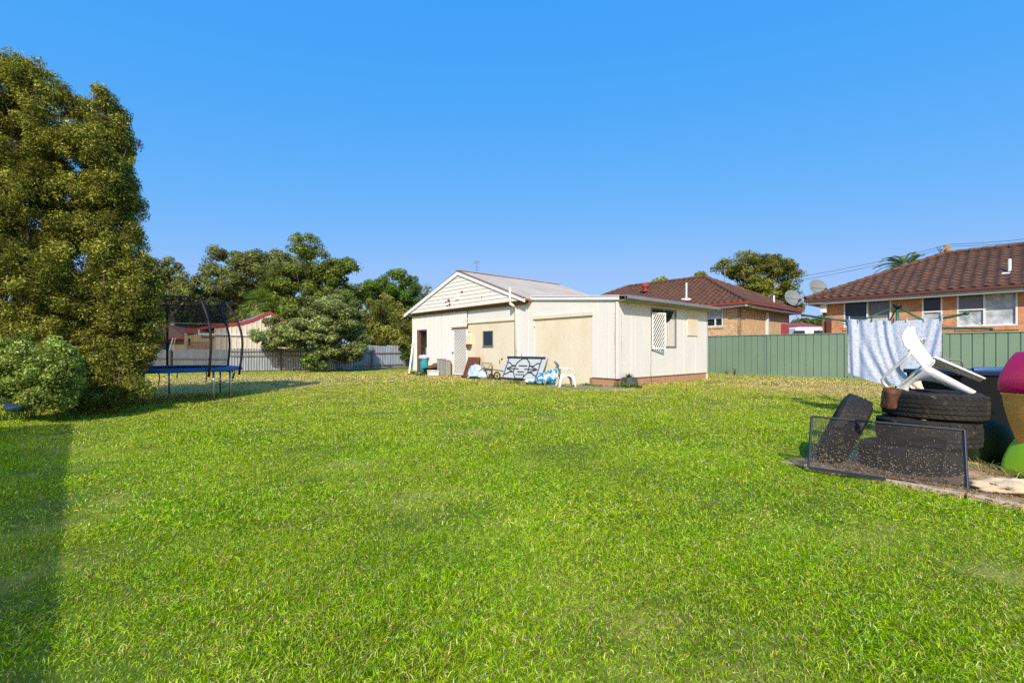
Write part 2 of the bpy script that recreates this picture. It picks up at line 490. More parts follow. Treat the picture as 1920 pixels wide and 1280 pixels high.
def tilemat(name, c1, c2, c3):
    m = mat(name, c1, 0.75, var=.25, vscale=2.5, c2=c2, c2scale=4, c2lo=.45, c2hi=.65, bump=.2, bscale=30)
    return m
M['tile_m'] = tilemat('terracotta_brown_tiles', (0.135, 0.062, 0.034), (0.08, 0.042, 0.027), 0)
M['tile_r'] = tilemat('dark_brown_tiles', (0.125, 0.062, 0.035), (0.06, 0.034, 0.023), 0)

def flowermat():
    m = bpy.data.materials.new('flowered_sheet')
    m.use_nodes = True
    n = m.node_tree; L = n.links
    b = n.nodes['Principled BSDF']; b.inputs['Roughness'].default_value = 0.85
    tc = n.nodes.new('ShaderNodeTexCoord')
    def spots(scale, lo, hi, off):
        mp = n.nodes.new('ShaderNodeMapping'); mp.inputs['Location'].default_value = (off, off * 1.7, 0)
        L.new(tc.outputs['UV'], mp.inputs['Vector'])
        v = n.nodes.new('ShaderNodeTexVoronoi'); v.inputs['Scale'].default_value = scale; v.voronoi_dimensions = '2D'
        v.inputs['Randomness'].default_value = .8
        L.new(mp.outputs[0], v.inputs['Vector'])
        a = n.nodes.new('ShaderNodeMath'); a.operation = 'LESS_THAN'; a.inputs[1].default_value = hi
        L.new(v.outputs['Distance'], a.inputs[0])
        g = n.nodes.new('ShaderNodeMath'); g.operation = 'GREATER_THAN'; g.inputs[1].default_value = lo
        L.new(v.outputs['Distance'], g.inputs[0])
        mu = n.nodes.new('ShaderNodeMath'); mu.operation = 'MULTIPLY'
        L.new(a.outputs[0], mu.inputs[0]); L.new(g.outputs[0], mu.inputs[1])
        return mu.outputs[0]
    cur = n.nodes.new('ShaderNodeRGB'); cur.outputs[0].default_value = (0.61, 0.73, 0.88, 1); cur = cur.outputs[0]
    for (sc, lo, hi, off, c) in ((12, .16, .23, 0, (.62, .25, .45, 1)), (15, -1, .15, 3.3, (.66, .14, .30, 1)), (13, .16, .21, 7.1, (.36, .38, .75, 1)), (18, -1, .11, 9.9, (.75, .35, .5, 1))):
        fac = spots(sc, lo, hi, off)
        k = n.nodes.new('ShaderNodeMath'); k.operation = 'MULTIPLY'; k.inputs[1].default_value = .6
        L.new(fac, k.inputs[0])
        mx = n.nodes.new('ShaderNodeMixRGB'); L.new(k.outputs[0], mx.inputs['Fac']); L.new(cur, mx.inputs['Color1']); mx.inputs['Color2'].default_value = c
        cur = mx.outputs[0]
    L.new(cur, b.inputs['Base Color'])
    t = n.nodes.new('ShaderNodeBsdfTranslucent'); L.new(cur, t.inputs['Color'])
    mx = n.nodes.new('ShaderNodeMixShader'); mx.inputs[0].default_value = .25
    L.new(b.outputs[0], mx.inputs[1]); L.new(t.outputs[0], mx.inputs[2])
    L.new(mx.outputs[0], n.nodes['Material Output'].inputs['Surface'])
    return m
M['sheet'] = flowermat()

# ------------------------------------------------------------------ ground
U = Vector((-0.6588, 0.7524, 0))     # direction of the shed front, running left and away
V = Vector((0.7524, 0.6588, 0))      # direction of the shed side, running right and away
SC = Vector((3.354, 14.4, 0))        # near corner of the shed

def gz_np(x, y):
    s = np.clip((y - 18) / 10, 0, 1); s = s * s * (3 - 2 * s)
    t = np.clip((-x - 3) / 7, 0, 1)
    z = -0.2 * s * t
    z = z + 0.02 * np.sin(x * 0.9 + 1) * np.sin(y * 0.7) + 0.012 * np.sin(x * 2.3) * np.cos(y * 1.9)
    return z
def gz(x, y):
    return float(gz_np(np.array([float(x)]), np.array([float(y)]))[0])

def dry_np(x, y):
    """0 = lush, 1 = dry straw-coloured grass"""
    d = 0.10 + np.clip((y - 5) / 11, 0, 1) * 0.45
    d += 0.75 * np.exp(-(((x - 10.5) / 3.0) ** 2 + ((y - 13.5) / 4.5) ** 2))
    d += 1.1 * np.exp(-(((x + 11.5) / 4.0) ** 2 + ((y - 15.0) / 5) ** 2))
    b_ = (x - SC.x) * V.x + (y - SC.y) * V.y; a_ = (x - SC.x) * U.x + (y - SC.y) * U.y
    d += 0.55 * np.exp(-np.abs(b_) / .8) * ((a_ > -1) & (a_ < 14))
    d += 0.5 * np.exp(-(((x - 6.2) / 1.0) ** 2 + ((y - 5.4) / 1.3) ** 2))
    d += 0.3 * np.exp(-(((x + 1.0) / 5) ** 2 + ((y - 20) / 3) ** 2))
    return d

def groundmat():
    m = mat('soil_and_thatch', (0.08, 0.125, 0.004), 0.95, var=.35, vscale=2.0, c2=(0.36, 0.32, 0.08), c2scale=1.1, c2lo=.48, c2hi=.7, bump=.8, bscale=25)
    return m
xs = np.concatenate([[-500, -250, -120, -70], np.arange(-45, 46, 1.0), [70, 120, 250, 500]])
ys = np.concatenate([[-300, -100, -40, -20], np.arange(-10, 61, 1.0), [90, 150, 300, 700]])
GX, GY = np.meshgrid(xs, ys)
GZ = gz_np(GX, GY)
far = (np.abs(GX) > 44) | (GY > 58) | (GY < -9)
GZ[far] = np.where(GY[far] > 30, -0.2, 0.0)
mb = MB()
nx = len(xs)
mb.v = [(float(a), float(b), float(c)) for a, b, c in zip(GX.ravel(), GY.ravel(), GZ.ravel())]
for j in range(len(ys)-1):
    for i in range(nx-1):
        q = (j*nx+i, j*nx+i+1, (j+1)*nx+i+1, (j+1)*nx+i)
        mb.f.append(q); mb.m.append(0); mb.uv.append([(0, 0)]*4)
g = mb.build('ground', groundmat(), smooth=True)
g['kind'] = 'structure'

# dirt patch with the concrete edging on the right
E0, E1 = gp(1508, 878), gp(1935, 958)
ed = (E1 - E0).normalized(); en = Vector((-ed.y, ed.x, 0))   # en points away from the lawn
if en.y < 0: en = -en
mb = MB()
pts = []
for i in range(25):
    t = -0.25 + i * 0.2
    w = 1.5 + 0.35 * math.sin(i * 1.3) + 0.2 * math.sin(i * 2.9)
    if i < 3: w *= (i + .4) / 3
    pts.append((E0 + ed * t + en * 0.05, E0 + ed * t + en * w))
for (a, b), (c, d) in zip(pts[:-1], pts[1:]):
    for k in range(6):
        f0, f1 = k/6, (k+1)/6
        def q(a_, b_, f):
            p = a_.lerp(b_, f); return Vector((p.x, p.y, gz(p.x, p.y) + 0.012 + 0.02 * mnoise.noise(p * 3) * (f * (1-f) * 4)))
        mb.face([q(a, b, f0), q(c, d, f0), q(c, d, f1), q(a, b, f1)])
o = mb.build('dirt', mat('dry_dirt', (0.46, 0.33, 0.20), 0.95, var=.35, vscale=7, c2=(0.26, 0.17, 0.10), c2scale=5, bump=.8, bscale=30), smooth=True, merge=True)
o['kind'] = 'structure'
# kerb strip of old concrete
mb = MB()
t = -0.02; i = 0
segs = [(0.0, 1.15), (1.17, 2.2), (2.22, 3.6)]
for (a, b) in segs:
    n_ = 14
    for k in range(n_):
        a0, a1 = a + (b-a)*k/n_, a + (b-a)*(k+1)/n_
        def S(t_, o_, top):
            p = E0 + ed * t_ + en * o_
            wob = 0.012 * mnoise.noise(Vector((t_ * 5, o_ * 9, 0)))
            return Vector((p.x + wob, p.y + wob, gz(p.x, p.y) + (0.045 + wob * .5 if top else -0.05)))
        mb.face([S(a0, -.005, 1), S(a1, -.005, 1), S(a1, .13, 1), S(a0, .13, 1)])
        mb.face([S(a0, -.005, 0), S(a1, -.005, 0), S(a1, -.005, 1), S(a0, -.005, 1)])
        mb.face([S(a0, .13, 1), S(a1, .13, 1), S(a1, .13, 0), S(a0, .13, 0)])
    for tt in (a, b): mb.face([S(tt, -.005, 0), S(tt, -.005, 1), S(tt, .13, 1), S(tt, .13, 0)])
o = mb.build('concrete_edging', M['concrete'])
tag(o, 'low pale concrete edging strip between the lawn and the dirt under the tyres', 'edging')
# path slab in front of the shed
mb = MB()
A, B = gp(1030, 726), gp(1172, 728)
pd = Vector((B.x - A.x, B.y - A.y, 0)).normalized(); pn = Vector((pd.y, -pd.x, 0))
mb.obox((A + B) / 2 + pn * 0.05 + Vector((0, 0, 0.0)), pd * (B-A).length / 2, pn * 0.42, Vector((0, 0, 0.045)))
o = mb.build('path', M['darkslab'], bevel=.01); o['kind'] = 'structure'

# ------------------------------------------------------------------ grass
def in_poly_shed(x, y):
    rx, ry = x - SC.x, y - SC.y
    a = rx * U.x + ry * U.y; b = rx * V.x + ry * V.y
    return (a > -0.02) & (a < 13.4) & (b > -0.02) & (b < 6.3)

def fvec(name, me, arr, dom='POINT', typ='FLOAT_COLOR'):
    at = me.color_attributes.new(name, typ, dom)
    at.data.foreach_set('color', arr.astype(np.float32).ravel())

def npmesh(name, V_, polys_k, tint, matl, parent=None, loc=(0, 0, 0)):
    """V_: (N*k,3) verts, each leaf is k consecutive vertices; polys_k: local faces"""
    k = polys_k[0]; faces = polys_k[1]
    N = len(V_) // k
    me = bpy.data.meshes.new(name)
    me.vertices.add(len(V_)); me.vertices.foreach_set('co', V_.astype(np.float32).ravel())
    base = (np.arange(N) * k)
    loops = []; starts = []; tot = []
    ls = sum(len(f) for f in faces)
    L = np.concatenate([np.array(f) for f in faces])
    allL = (base[:, None] + L[None, :]).ravel()
    st = []; s_ = 0
    for f in faces: st.append(s_); s_ += len(f)
    allS = (np.arange(N)[:, None] * ls + np.array(st)[None, :]).ravel()
    me.loops.add(len(allL)); me.loops.foreach_set('vertex_index', allL.astype(np.int32))
    me.polygons.add(len(allS)); me.polygons.foreach_set('loop_start', allS.astype(np.int32))
    try:
        allT = np.tile(np.array([len(f) for f in faces]), N)
        me.polygons.foreach_set('loop_total', allT.astype(np.int32))
    except Exception: pass
    me.update(calc_edges=True)
    c4 = np.ones((len(V_), 4)); c4[:, :3] = np.repeat(tint, k, axis=0)
    fvec('tint', me, c4)
    me.materials.append(matl)
    o = bpy.data.objects.new(name, me)
    col.objects.link(o)
    o.location = loc
    if parent is not None: o.parent = parent
    return o

def in_dirt(x, y):
    rx, ry = x - E0.x, y - E0.y
    a = rx * ed.x + ry * ed.y; b = rx * en.x + ry * en.y
    return (a > -0.15) & (a < 4.6) & (b > 0.0) & (b < 1.45)

def in_path(x, y):
    c = (A + B) / 2 + pn * 0.05
    a = (x - c.x) * pd.x + (y - c.y) * pd.y; b = (x - c.x) * pn.x + (y - c.y) * pn.y
    return (np.abs(a) < (B-A).length/2) & (np.abs(b) < .4)

def smooth_noise(x, y, s, seed):
    r = np.random.default_rng(seed); v = np.zeros_like(x)
    for i in range(7):
        a = r.uniform(0, 2*np.pi); f = r.uniform(.6, 1.6) / s; ph = r.uniform(0, 6.28)
        v += np.sin((x * np.cos(a) + y * np.sin(a)) * f * 2 * np.pi + ph)
    return v / 7 * 1.8

allV = []; allT = []
def blades(y0, y1, dens, hmin, hmax, w, tufty=0.0):
    a = 1.34; ex = 1.3
    area_n = int(dens * (a * (y1 + y0) + 2 * ex) * (y1 - y0))
    y = rng.uniform(y0, y1, area_n * 2)
    keep = rng.uniform(0, 1, len(y)) < (y * a + ex) / (y1 * a + ex)
    y = y[keep]
    x = rng.uniform(-1, 1, len(y)) * (y * a + ex)
    n_need = area_n
    x, y = x[:n_need], y[:n_need]
    ok = ~in_poly_shed(x, y) & ~in_path(x, y)
    ok &= ~((x < -6.5) & (y > 29))
    ok &= ~(in_dirt(x, y) & (rng.uniform(0, 1, len(x)) < 0.985))
    # bare patches
    ok &= (smooth_noise(x, y, 0.35, 3) + rng.uniform(-1, 1, len(x)) * .8) > -1.7
    # beyond the fences
    fx = x - 10.06; fy = y - 22.5
    beyond = (fx * V.x + fy * V.y) > 0
    ok &= ~beyond
    x, y = x[ok], y[ok]
    n = len(x)
    # swirl of lawn grain
    az = smooth_noise(x, y, 0.5, 5) * 1.6 + rng.uniform(-np.pi, np.pi, n) * .8 + 1.0
    lean = np.clip(rng.normal(1.1, 0.35, n), 0.1, 1.5)
    H = rng.uniform(hmin, hmax, n) * (1 + 0.25 * smooth_noise(x, y, 0.8, 9))
    W = w * rng.uniform(.6, 1.3, n)
    z = gz_np(x, y) - 0.004
    dx, dy = np.cos(az), np.sin(az)
    hx, hy, hz = dx * np.sin(lean), dy * np.sin(lean), np.cos(lean)
    tw = rng.uniform(0, np.pi, n)
    sx, sy = -dy * np.cos(tw) , dx * np.cos(tw)
    sz = np.sin(tw) * 0.6
    P0 = np.stack([x, y, z], 1)
    S = np.stack([sx, sy, sz], 1); S /= np.linalg.norm(S, axis=1)[:, None]
    D = np.stack([hx, hy, hz], 1)
    mid = P0 + D * (H * .55)[:, None] + np.stack([0*x, 0*x, H * .10], 1)
    tip = P0 + D * H[:, None] - np.stack([0*x, 0*x, H * .12], 1)
    tip[:, 2] = np.maximum(tip[:, 2], z + .012)
    a_ = P0 - S * (W/2)[:, None]; b_ = P0 + S * (W/2)[:, None]
    c_ = mid + S * (W*.45)[:, None]; d_ = mid - S * (W*.45)[:, None]
    VV = np.stack([a_, b_, c_, tip, d_], 1).reshape(-1, 3)
    # colour
    dry = np.clip(dry_np(x, y) + 0.08 * smooth_noise(x, y, 1.6, 21) + 0.07 * smooth_noise(x, y, .45, 22), 0, 1)
    lush = np.array([0.28, 0.50, 0.0]); lite = np.array([0.46, 0.65, 0.01]); bluish = np.array([0.36, 0.56, 0.16])
    straw = np.array([0.80, 0.64, 0.27]); yel = np.array([0.56, 0.54, 0.02]); drk = np.array([0.08, 0.20, 0.0])
    r = rng.uniform(0, 1, n)
    pale = np.array([0.72, 0.84, 0.30])
    C = np.where((r < .34)[:, None], lush, np.where((r < .60)[:, None], lite, np.where((r < .67)[:, None], bluish, np.where((r < .72)[:, None], pale, drk))))
    C = C * (1 - (dry * .75)[:, None]) + yel * (dry * .75)[:, None]
    sm = np.clip((dry - .55) * 2.2, 0, 1)[:, None] * .8
    C = C * (1 - sm) + np.array([.74, .62, .26]) * sm
    st = rng.uniform(0, 1, n) < (0.05 + 0.30 * dry + .45 * dry ** 3)
    C[st] = straw * rng.uniform(.6, 1.2, st.sum())[:, None]
    br = rng.uniform(0, 1, n) < (0.02 + 0.10 * dry)
    C[br] = np.array([0.22, 0.12, 0.05])
    C = C * np.array([1.0, 1.01, 1.0])
    C = C * (rng.uniform(.5, 1.5, n) * (1 + .06 * smooth_noise(x, y, 2.2, 31)))[:, None]
    allV.append(VV); allT.append(C)

G = 1.0
blades(0.9, 3.0, 30000 * G, .018, .046, .0028)
blades(3.0, 5.5, 13000 * G, .022, .052, .004)
blades(5.5, 9.0, 5000 * G, .028, .06, .0065)
blades(9.0, 15.0, 1900 * G, .03, .065, .010)
blades(15.0, 34.0, 420 * G, .04, .075, .022)
VV = np.concatenate(allV); TT = np.concatenate(allT)
grass = npmesh('grass', VV, (5, [(0, 1, 2, 4), (4, 2, 3)]), TT, M['grass'])
grass['kind'] = 'stuff'
tag(grass, 'short green mown lawn turning yellow towards the shed and the fences', 'grass')
del allV, VV, TT

# ------------------------------------------------------------------ foliage
TINTK = np.array([1.5, 1.5, 1.25])
def leaves(blobs, n, size, tints, rc=0.3, clumps=60, shell=0.72, flat=0.6, updir=0.25, seed=1, aspect=.5, loc=(0, 0, 0), fill=.15, droop=0.0, lobes=8, gap=.22, gapscale=1.6):
    r = np.random.default_rng(seed)
    if lobes:
        nb_ = []
        for c, rad in blobs:
            nb_.append((c, tuple(q * .78 for q in rad)))
            for _ in range(lobes):
                d = r.normal(size=3); d /= np.linalg.norm(d); d[2] = d[2] * .9 + .1
                k = r.uniform(.22, .42)
                nb_.append((tuple(np.array(c) + d * np.array(rad) * r.uniform(.72, .98)), (rad[0] * k, rad[1] * k, max(rad[2] * k * r.uniform(.7, 1.2), .05))))
        blobs = nb_
    vol = np.array([b[1][0] * b[1][1] + b[1][0] * b[1][2] + b[1][1] * b[1][2] for b in blobs]); vol = vol / vol.sum()
    P = []; Nn = []; Tc = []
    for (c, rad), w in zip(blobs, vol):
        nc = max(3, int(clumps * w)); nl = int(n * w)
        c = np.array(c); rad = np.array(rad)
        d = r.normal(size=(nc, 3)); d /= np.linalg.norm(d, axis=1)[:, None]
        rr = shell + (1.08 - shell) * r.uniform(0, 1, nc) ** .7
        inner = r.uniform(0, 1, nc) < fill
        rr[inner] = r.uniform(.15, shell, inner.sum())
        cc = c + d * rad * rr[:, None]
        if gap:
            gs = gapscale
            keep = np.array([mnoise.noise(Vector(p_ * gs) + Vector((seed * 1.7, 3, 9))) > -gap for p_ in cc])
            keep[0] = True
            cc = cc[keep]; d = d[keep]; nc = len(cc)
            nl = int(nl * (.35 + .65 * keep.mean()))
        csz = rc * r.uniform(.55, 1.35, nc)
        ct = r.uniform(0, 1, nc)
        wgt = csz ** 2; wgt /= wgt.sum()
        idx = r.choice(nc, nl, p=wgt)
        e = r.normal(size=(nl, 3)); e /= np.linalg.norm(e, axis=1)[:, None]
        # more leaves on the outer, upper half of each clump
        bias = d[idx] * .7 + np.array([0, 0, .45])
        e = e + bias * r.uniform(0, .9, nl)[:, None]; e /= np.linalg.norm(e, axis=1)[:, None]
        q = csz[idx] * (.25 + .75 * r.uniform(0, 1, nl) ** .7)
        off = e * q[:, None]; off[:, 2] *= flat
        off[:, 2] -= droop * csz[idx] * r.uniform(0, 1, nl)
        P.append(cc[idx] + off); Nn.append(e); Tc.append(ct[idx])
    P = np.concatenate(P); Nn = np.concatenate(Nn); ct = np.concatenate(Tc)
    n = len(P)
    nr = Nn * .8 + r.normal(size=(n, 3)) * .55 + np.array([0, 0, updir]); nr /= np.linalg.norm(nr, axis=1)[:, None]
    t = r.normal(size=(n, 3)); t -= nr * (t * nr).sum(1)[:, None]; t /= np.linalg.norm(t, axis=1)[:, None]
    s = np.cross(nr, t)
    L = size * r.uniform(.6, 1.4, n)
    a = P - t * L[:, None] * .5; b = P + t * L[:, None] * .5
    c1 = P + s * (L * aspect * .5)[:, None]; c2 = P - s * (L * aspect * .5)[:, None]
    VV = np.stack([a, c1, b, c2], 1).reshape(-1, 3) - np.array(loc)
    tn = np.array(tints)
    k = r.integers(0, len(tn), n)
    C = tn[k] * TINTK * (.5 + .95 * ct)[:, None] * r.uniform(.65, 1.35, n)[:, None]
    return VV, C

def limb(mb, a, b, r0, r1, wob=.1, n=7, seed=0):
    a, b = Vector(a), Vector(b); L = (b-a).length
    pts = []; rs = []
    for i in range(n):
        f = i/(n-1)
        p = a.lerp(b, f) + Vector((mnoise.noise(Vector((f*3, seed, 0))), mnoise.noise(Vector((f*3, seed, 7))), 0)) * wob * L * math.sin(f * math.pi)
        pts.append(p); rs.append(r0 + (r1-r0) * f)
    mb.tube(pts, rs, 8)
    return pts

def tree(name, label, base, blobs, n, size, tints, trunk_r=.2, bark='bark', cat='tree', group=None, limbs=True, seed=1, trunk_top=None, **kw):
    """blobs in world coordinates [((x,y,z),(rx,ry,rz))]"""
    root = thing(name, base, label, cat, group)
    base = Vector(base)
    VV, C = leaves(blobs, n, size, tints, seed=seed, loc=base, **kw)
    npmesh('crown', VV, (4, [(0, 1, 2, 3)]), C, M['leaf'], root)
    mb = MB()
    big = max(blobs, key=lambda b: b[1][0] * b[1][1] * b[1][2])
    top = Vector(trunk_top) if trunk_top else Vector(big[0])
    limb(mb, base - Vector((0, 0, .1)), top, trunk_r, trunk_r * .45, seed=seed)
    if limbs:
        for i, (c, r_) in enumerate(blobs):
            c = Vector(c)
            st = base.lerp(top, .45 + .5 * ((i * 37) % 10) / 10)
            if (c - st).length > .2: limb(mb, st, c + Vector((0, 0, r_[2] * .4)), trunk_r * .4, trunk_r * .12, seed=seed + i)
            for k in range(2):
                a_ = (i * 2.4 + k * 2.1 + seed)
                e = c + Vector((math.cos(a_) * r_[0], math.sin(a_) * r_[1], math.sin(a_ * 1.7) * r_[2])) * .8
                limb(mb, st.lerp(c, .6), e, trunk_r * .22, trunk_r * .05, seed=seed + i + k * 11)
    mb.build('trunk', M[bark], root, smooth=True)
    return root

def pb(x, y, rx, ry, d, k=1.0, dd=0):
    """crown lobe measured in the photo: column, row, half width, half height, at depth d"""
    p = px(x, y, d + dd)
    return (tuple(p), (rx * d / F, rx * d / F * k, ry * d / F))

OLIVE = [(0.14, 0.16, 0.022), (0.20, 0.21, 0.032), (0.07, 0.10, 0.014), (0.30, 0.29, 0.085), (0.10, 0.095, 0.035)]
DARKG = [(0.055, 0.09, 0.02), (0.075, 0.115, 0.025), (0.04, 0.065, 0.015), (0.09, 0.13, 0.03)]
GUM = [(0.09, 0.115, 0.035), (0.125, 0.145, 0.045), (0.065, 0.085, 0.028), (0.15, 0.15, 0.06)]
YELG = [(0.15, 0.16, 0.03), (0.11, 0.13, 0.025), (0.18, 0.17, 0.05), (0.08, 0.09, 0.02)]
GREYG = [(0.18, 0.22, 0.09), (0.14, 0.17, 0.055), (0.25, 0.28, 0.14), (0.08, 0.10, 0.03)]
LIVELY = [(0.15, 0.215, 0.04), (0.21, 0.27, 0.06), (0.09, 0.14, 0.02), (0.34, 0.38, 0.17)]
BRIGHT = [(0.07, 0.13, 0.02), (0.09, 0.16, 0.03), (0.05, 0.09, 0.015)]

# near trees on the left
D1 = 8.6
tree('conifer_tree', 'tallest olive green conifer at the left edge, its crown running out of the frame', (-9.6, 8.9, 0),
     [pb(30, 190, 70, 80, D1), pb(60, 150, 35, 40, D1), pb(-30, 300, 120, 130, D1, 1), pb(60, 300, 75, 90, D1, 1), pb(100, 235, 38, 45, D1), pb(30, 430, 110, 120, D1, .9), pb(-60, 480, 130, 160, D1, .9), pb(60, 560, 110, 110, D1, .8, -.2), pb(20, 135, 40, 36, D1), pb(-150, 330, 110, 200, D1), pb(-150, 600, 110, 130, D1, .9), pb(-30, 620, 90, 90, D1, .8), pb(40, 660, 90, 70, D1, .8), pb(100, 640, 70, 90, D1, .8)],
     380000, .052, OLIVE, trunk_r=.1, seed=3, rc=.17, clumps=2600, shell=.72, fill=.33, flat=.9, gapscale=1.7, gap=.30, trunk_top=tuple(px(35, 200, D1)), aspect=.38)
D2 = 8.9
tree('conifer_tree', 'olive green conifer beside the trampoline, with bare twigs at its top', (-8.1, 9.15, 0),
     [pb(150, 198, 24, 38, D2), pb(206, 232, 28, 42, D2), pb(178, 290, 62, 68, D2), pb(222, 325, 32, 62, D2), pb(215, 400, 50, 75, D2), pb(150, 400, 80, 80, D2, 1), pb(224, 470, 48, 80, D2, .9), pb(214, 560, 80, 84, D2, .75), pb(262, 560, 26, 60, D2), pb(240, 668, 42, 34, D2, .7), pb(160, 520, 90, 90, D2, .7), pb(186, 630, 84, 66, D2, .6), pb(244, 610, 38, 68, D2, .8), pb(180, 690, 60, 35, D2, .6), pb(165, 728, 62, 26, D2, .6), pb(222, 705, 38, 30, D2, .7), pb(215, 738, 42, 24, D2, .7, -.35), pb(160, 745, 50, 26, D2, .7, -.35), pb(175, 680, 70, 45, D2, .7, -.25)],
     420000, .050, OLIVE, trunk_r=.06, seed=5, rc=.16, clumps=3000, shell=.72, fill=.33, flat=.9, gapscale=1.7, gap=.30, trunk_top=tuple(px(170, 230, D2)), aspect=.38)
tw = bpy.data.objects['trunk.001']
mb = MB()
b0 = px(112, 205, 8.9)
for (x, y) in ((121, 165), (107, 150), (128, 152), (133, 170)):
    limb(mb, b0, px(x, y, 8.9), .012, .004, seed=x)
mb.build('dead_twigs', mat('dry_twig', (0.45, 0.38, 0.30), .8), bpy.data.objects['conifer_tree.001'])
D3 = 7.3
tree('shrub', 'round bright green leafy shrub at the foot of the conifers on the left', tuple(gp(80, 772)),
     [pb(72, 695, 70, 55, D3, .8), pb(120, 685, 32, 40, D3), pb(20, 700, 55, 55, D3), pb(90, 735, 45, 28, D3, .8), pb(30, 655, 30, 22, D3)],
     60000, .045, LIVELY, trunk_r=.04, seed=9, rc=.12, clumps=520, gapscale=3.5, gap=0, lobes=3, shell=.72, fill=.12, flat=.8, cat='shrub', aspect=.42)


def tuftplant(name, label, base, n, h, spread, tints, w=.012, seed=0, cat='weed', group=None, lean=.6):
    r = np.random.default_rng(seed)
    root = base
    az = r.uniform(0, 2*np.pi, n); ln = np.abs(r.normal(lean, .25, n)); H = h * r.uniform(.5, 1.1, n)
    x0 = r.normal(0, spread * .25, n); y0 = r.normal(0, spread * .25, n)
    P0 = np.stack([x0, y0, np.zeros(n)], 1)
    D = np.stack([np.cos(az) * np.sin(ln), np.sin(az) * np.sin(ln), np.cos(ln)], 1)
    S = np.stack([-np.sin(az), np.cos(az), 0 * az], 1)
    mid = P0 + D * (H * .6)[:, None]
    tip = P0 + D * H[:, None] + np.stack([np.cos(az) * H * .25, np.sin(az) * H * .25, -H * .18], 1)
    VV = np.stack([P0 - S * w/2, P0 + S * w/2, mid + S * w * .5, tip, mid - S * w * .5], 1).reshape(-1, 3)
    tn = np.array(tints)[r.integers(0, len(tints), n)] * r.uniform(.7, 1.3, n)[:, None]
    o = npmesh(name, VV, (5, [(0, 1, 2, 4), (4, 2, 3)]), tn, M['leaf'], loc=base)
    ROOT[o] = Vector(base)
    return tag(o, label, cat, group)
GR = [(0.13, 0.24, 0.03), (0.18, 0.28, 0.06), (0.09, 0.17, 0.02)]
DRYG = [(0.55, 0.42, 0.22), (0.40, 0.28, 0.13), (0.62, 0.52, 0.30), (0.25, 0.26, 0.07)]

# ------------------------------------------------------------------ background trees left
def bt(name, label, bx, by, d, blobs, n, size, tints, **kw):
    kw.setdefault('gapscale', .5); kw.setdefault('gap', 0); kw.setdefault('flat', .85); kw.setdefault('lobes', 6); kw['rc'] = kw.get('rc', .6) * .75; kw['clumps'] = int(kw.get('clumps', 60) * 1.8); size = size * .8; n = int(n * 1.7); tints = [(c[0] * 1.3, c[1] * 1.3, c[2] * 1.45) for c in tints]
    base = px(bx, by, d); base.z = gz(base.x, base.y) if d < 58 else -.2
    kw.setdefault('group', 'trees behind the corrugated fence')
    return tree(name, label, tuple(base), blobs, n, size, tints, **kw)

bt('gum_tree', 'sparse gum tree just right of the conifers, sky showing through its crown', 335, 690, 46,
   [pb(300, 510, 42, 38, 46), pb(345, 530, 38, 32, 46), pb(320, 560, 45, 30, 46), pb(375, 545, 26, 28, 46), pb(290, 555, 30, 32, 46)], 15000, .30, GUM, trunk_r=.3, bark='gumbark', seed=21, rc=.85, clumps=70, fill=.1, shell=.6)
bt('gum_tree', 'broad rounded gum tree behind the trampoline enclosure', 450, 690, 50,
   [pb(440, 505, 48, 38, 50), pb(490, 500, 42, 34, 50), pb(460, 550, 55, 34, 50), pb(520, 520, 40, 40, 50), pb(420, 560, 38, 30, 50), pb(500, 575, 45, 28, 50)], 30000, .30, GUM, trunk_r=.35, bark='gumbark', seed=22, rc=1.0, clumps=110, fill=.15, shell=.6)
bt('dark_tree', 'tallest dark green tree behind the fence with a peaked top', 590, 690, 42,
   [pb(573, 466, 26, 24, 42), pb(582, 500, 40, 30, 42), pb(625, 512, 40, 28, 42), pb(560, 545, 55, 40, 42), pb(620, 560, 52, 42, 42), pb(530, 580, 45, 34, 42), pb(590, 600, 70, 40, 42), pb(648, 500, 16, 14, 42), pb(515, 530, 28, 30, 42)], 52000, .24, YELG[:2] + DARKG[:3], trunk_r=.35, seed=23, rc=.8, clumps=190, fill=.2, shell=.65)
bt('dark_tree', 'low dark dense tree filling the gap above the brown roofed house', 370, 690, 56,
   [pb(330, 600, 60, 42, 56), pb(400, 600, 55, 42, 56), pb(455, 610, 50, 36, 56), pb(280, 600, 50, 40, 56)], 24000, .32, [tuple(c*.6 for c in t) for t in GUM], trunk_r=.3, seed=24, rc=1.1, clumps=90, fill=.2)
bt('dense_tree', 'rounded deep green tree nearest the shed gable', 740, 690, 46,
   [pb(735, 540, 46, 30, 46), pb(715, 560, 36, 28, 46), pb(765, 565, 28, 28, 46), pb(742, 595, 42, 30, 46)], 26000, .24, BRIGHT + DARKG[:2], trunk_r=.3, seed=25, rc=.75, clumps=110, fill=.2)
bt('pale_tree', 'pale yellow green tree in front of the rounded deep green tree by the shed', 735, 688, 37,
   [pb(728, 590, 36, 34, 37), pb(712, 625, 34, 28, 37), pb(752, 615, 32, 32, 37), pb(735, 640, 42, 16, 37)], 24000, .19, YELG, trunk_r=.2, seed=26, rc=.6, clumps=110, fill=.2)
bt('gum_tree', 'small distant tree tops showing between the tall dark tree and the shed', 690, 690, 60,
   [pb(675, 545, 26, 16, 60), pb(697, 545, 14, 14, 60), pb(680, 590, 50, 40, 60), pb(805, 560, 18, 16, 60), pb(800, 600, 40, 40, 60)], 14000, .36, GUM + DARKG[:1], trunk_r=.3, seed=27, rc=1.1, clumps=60)
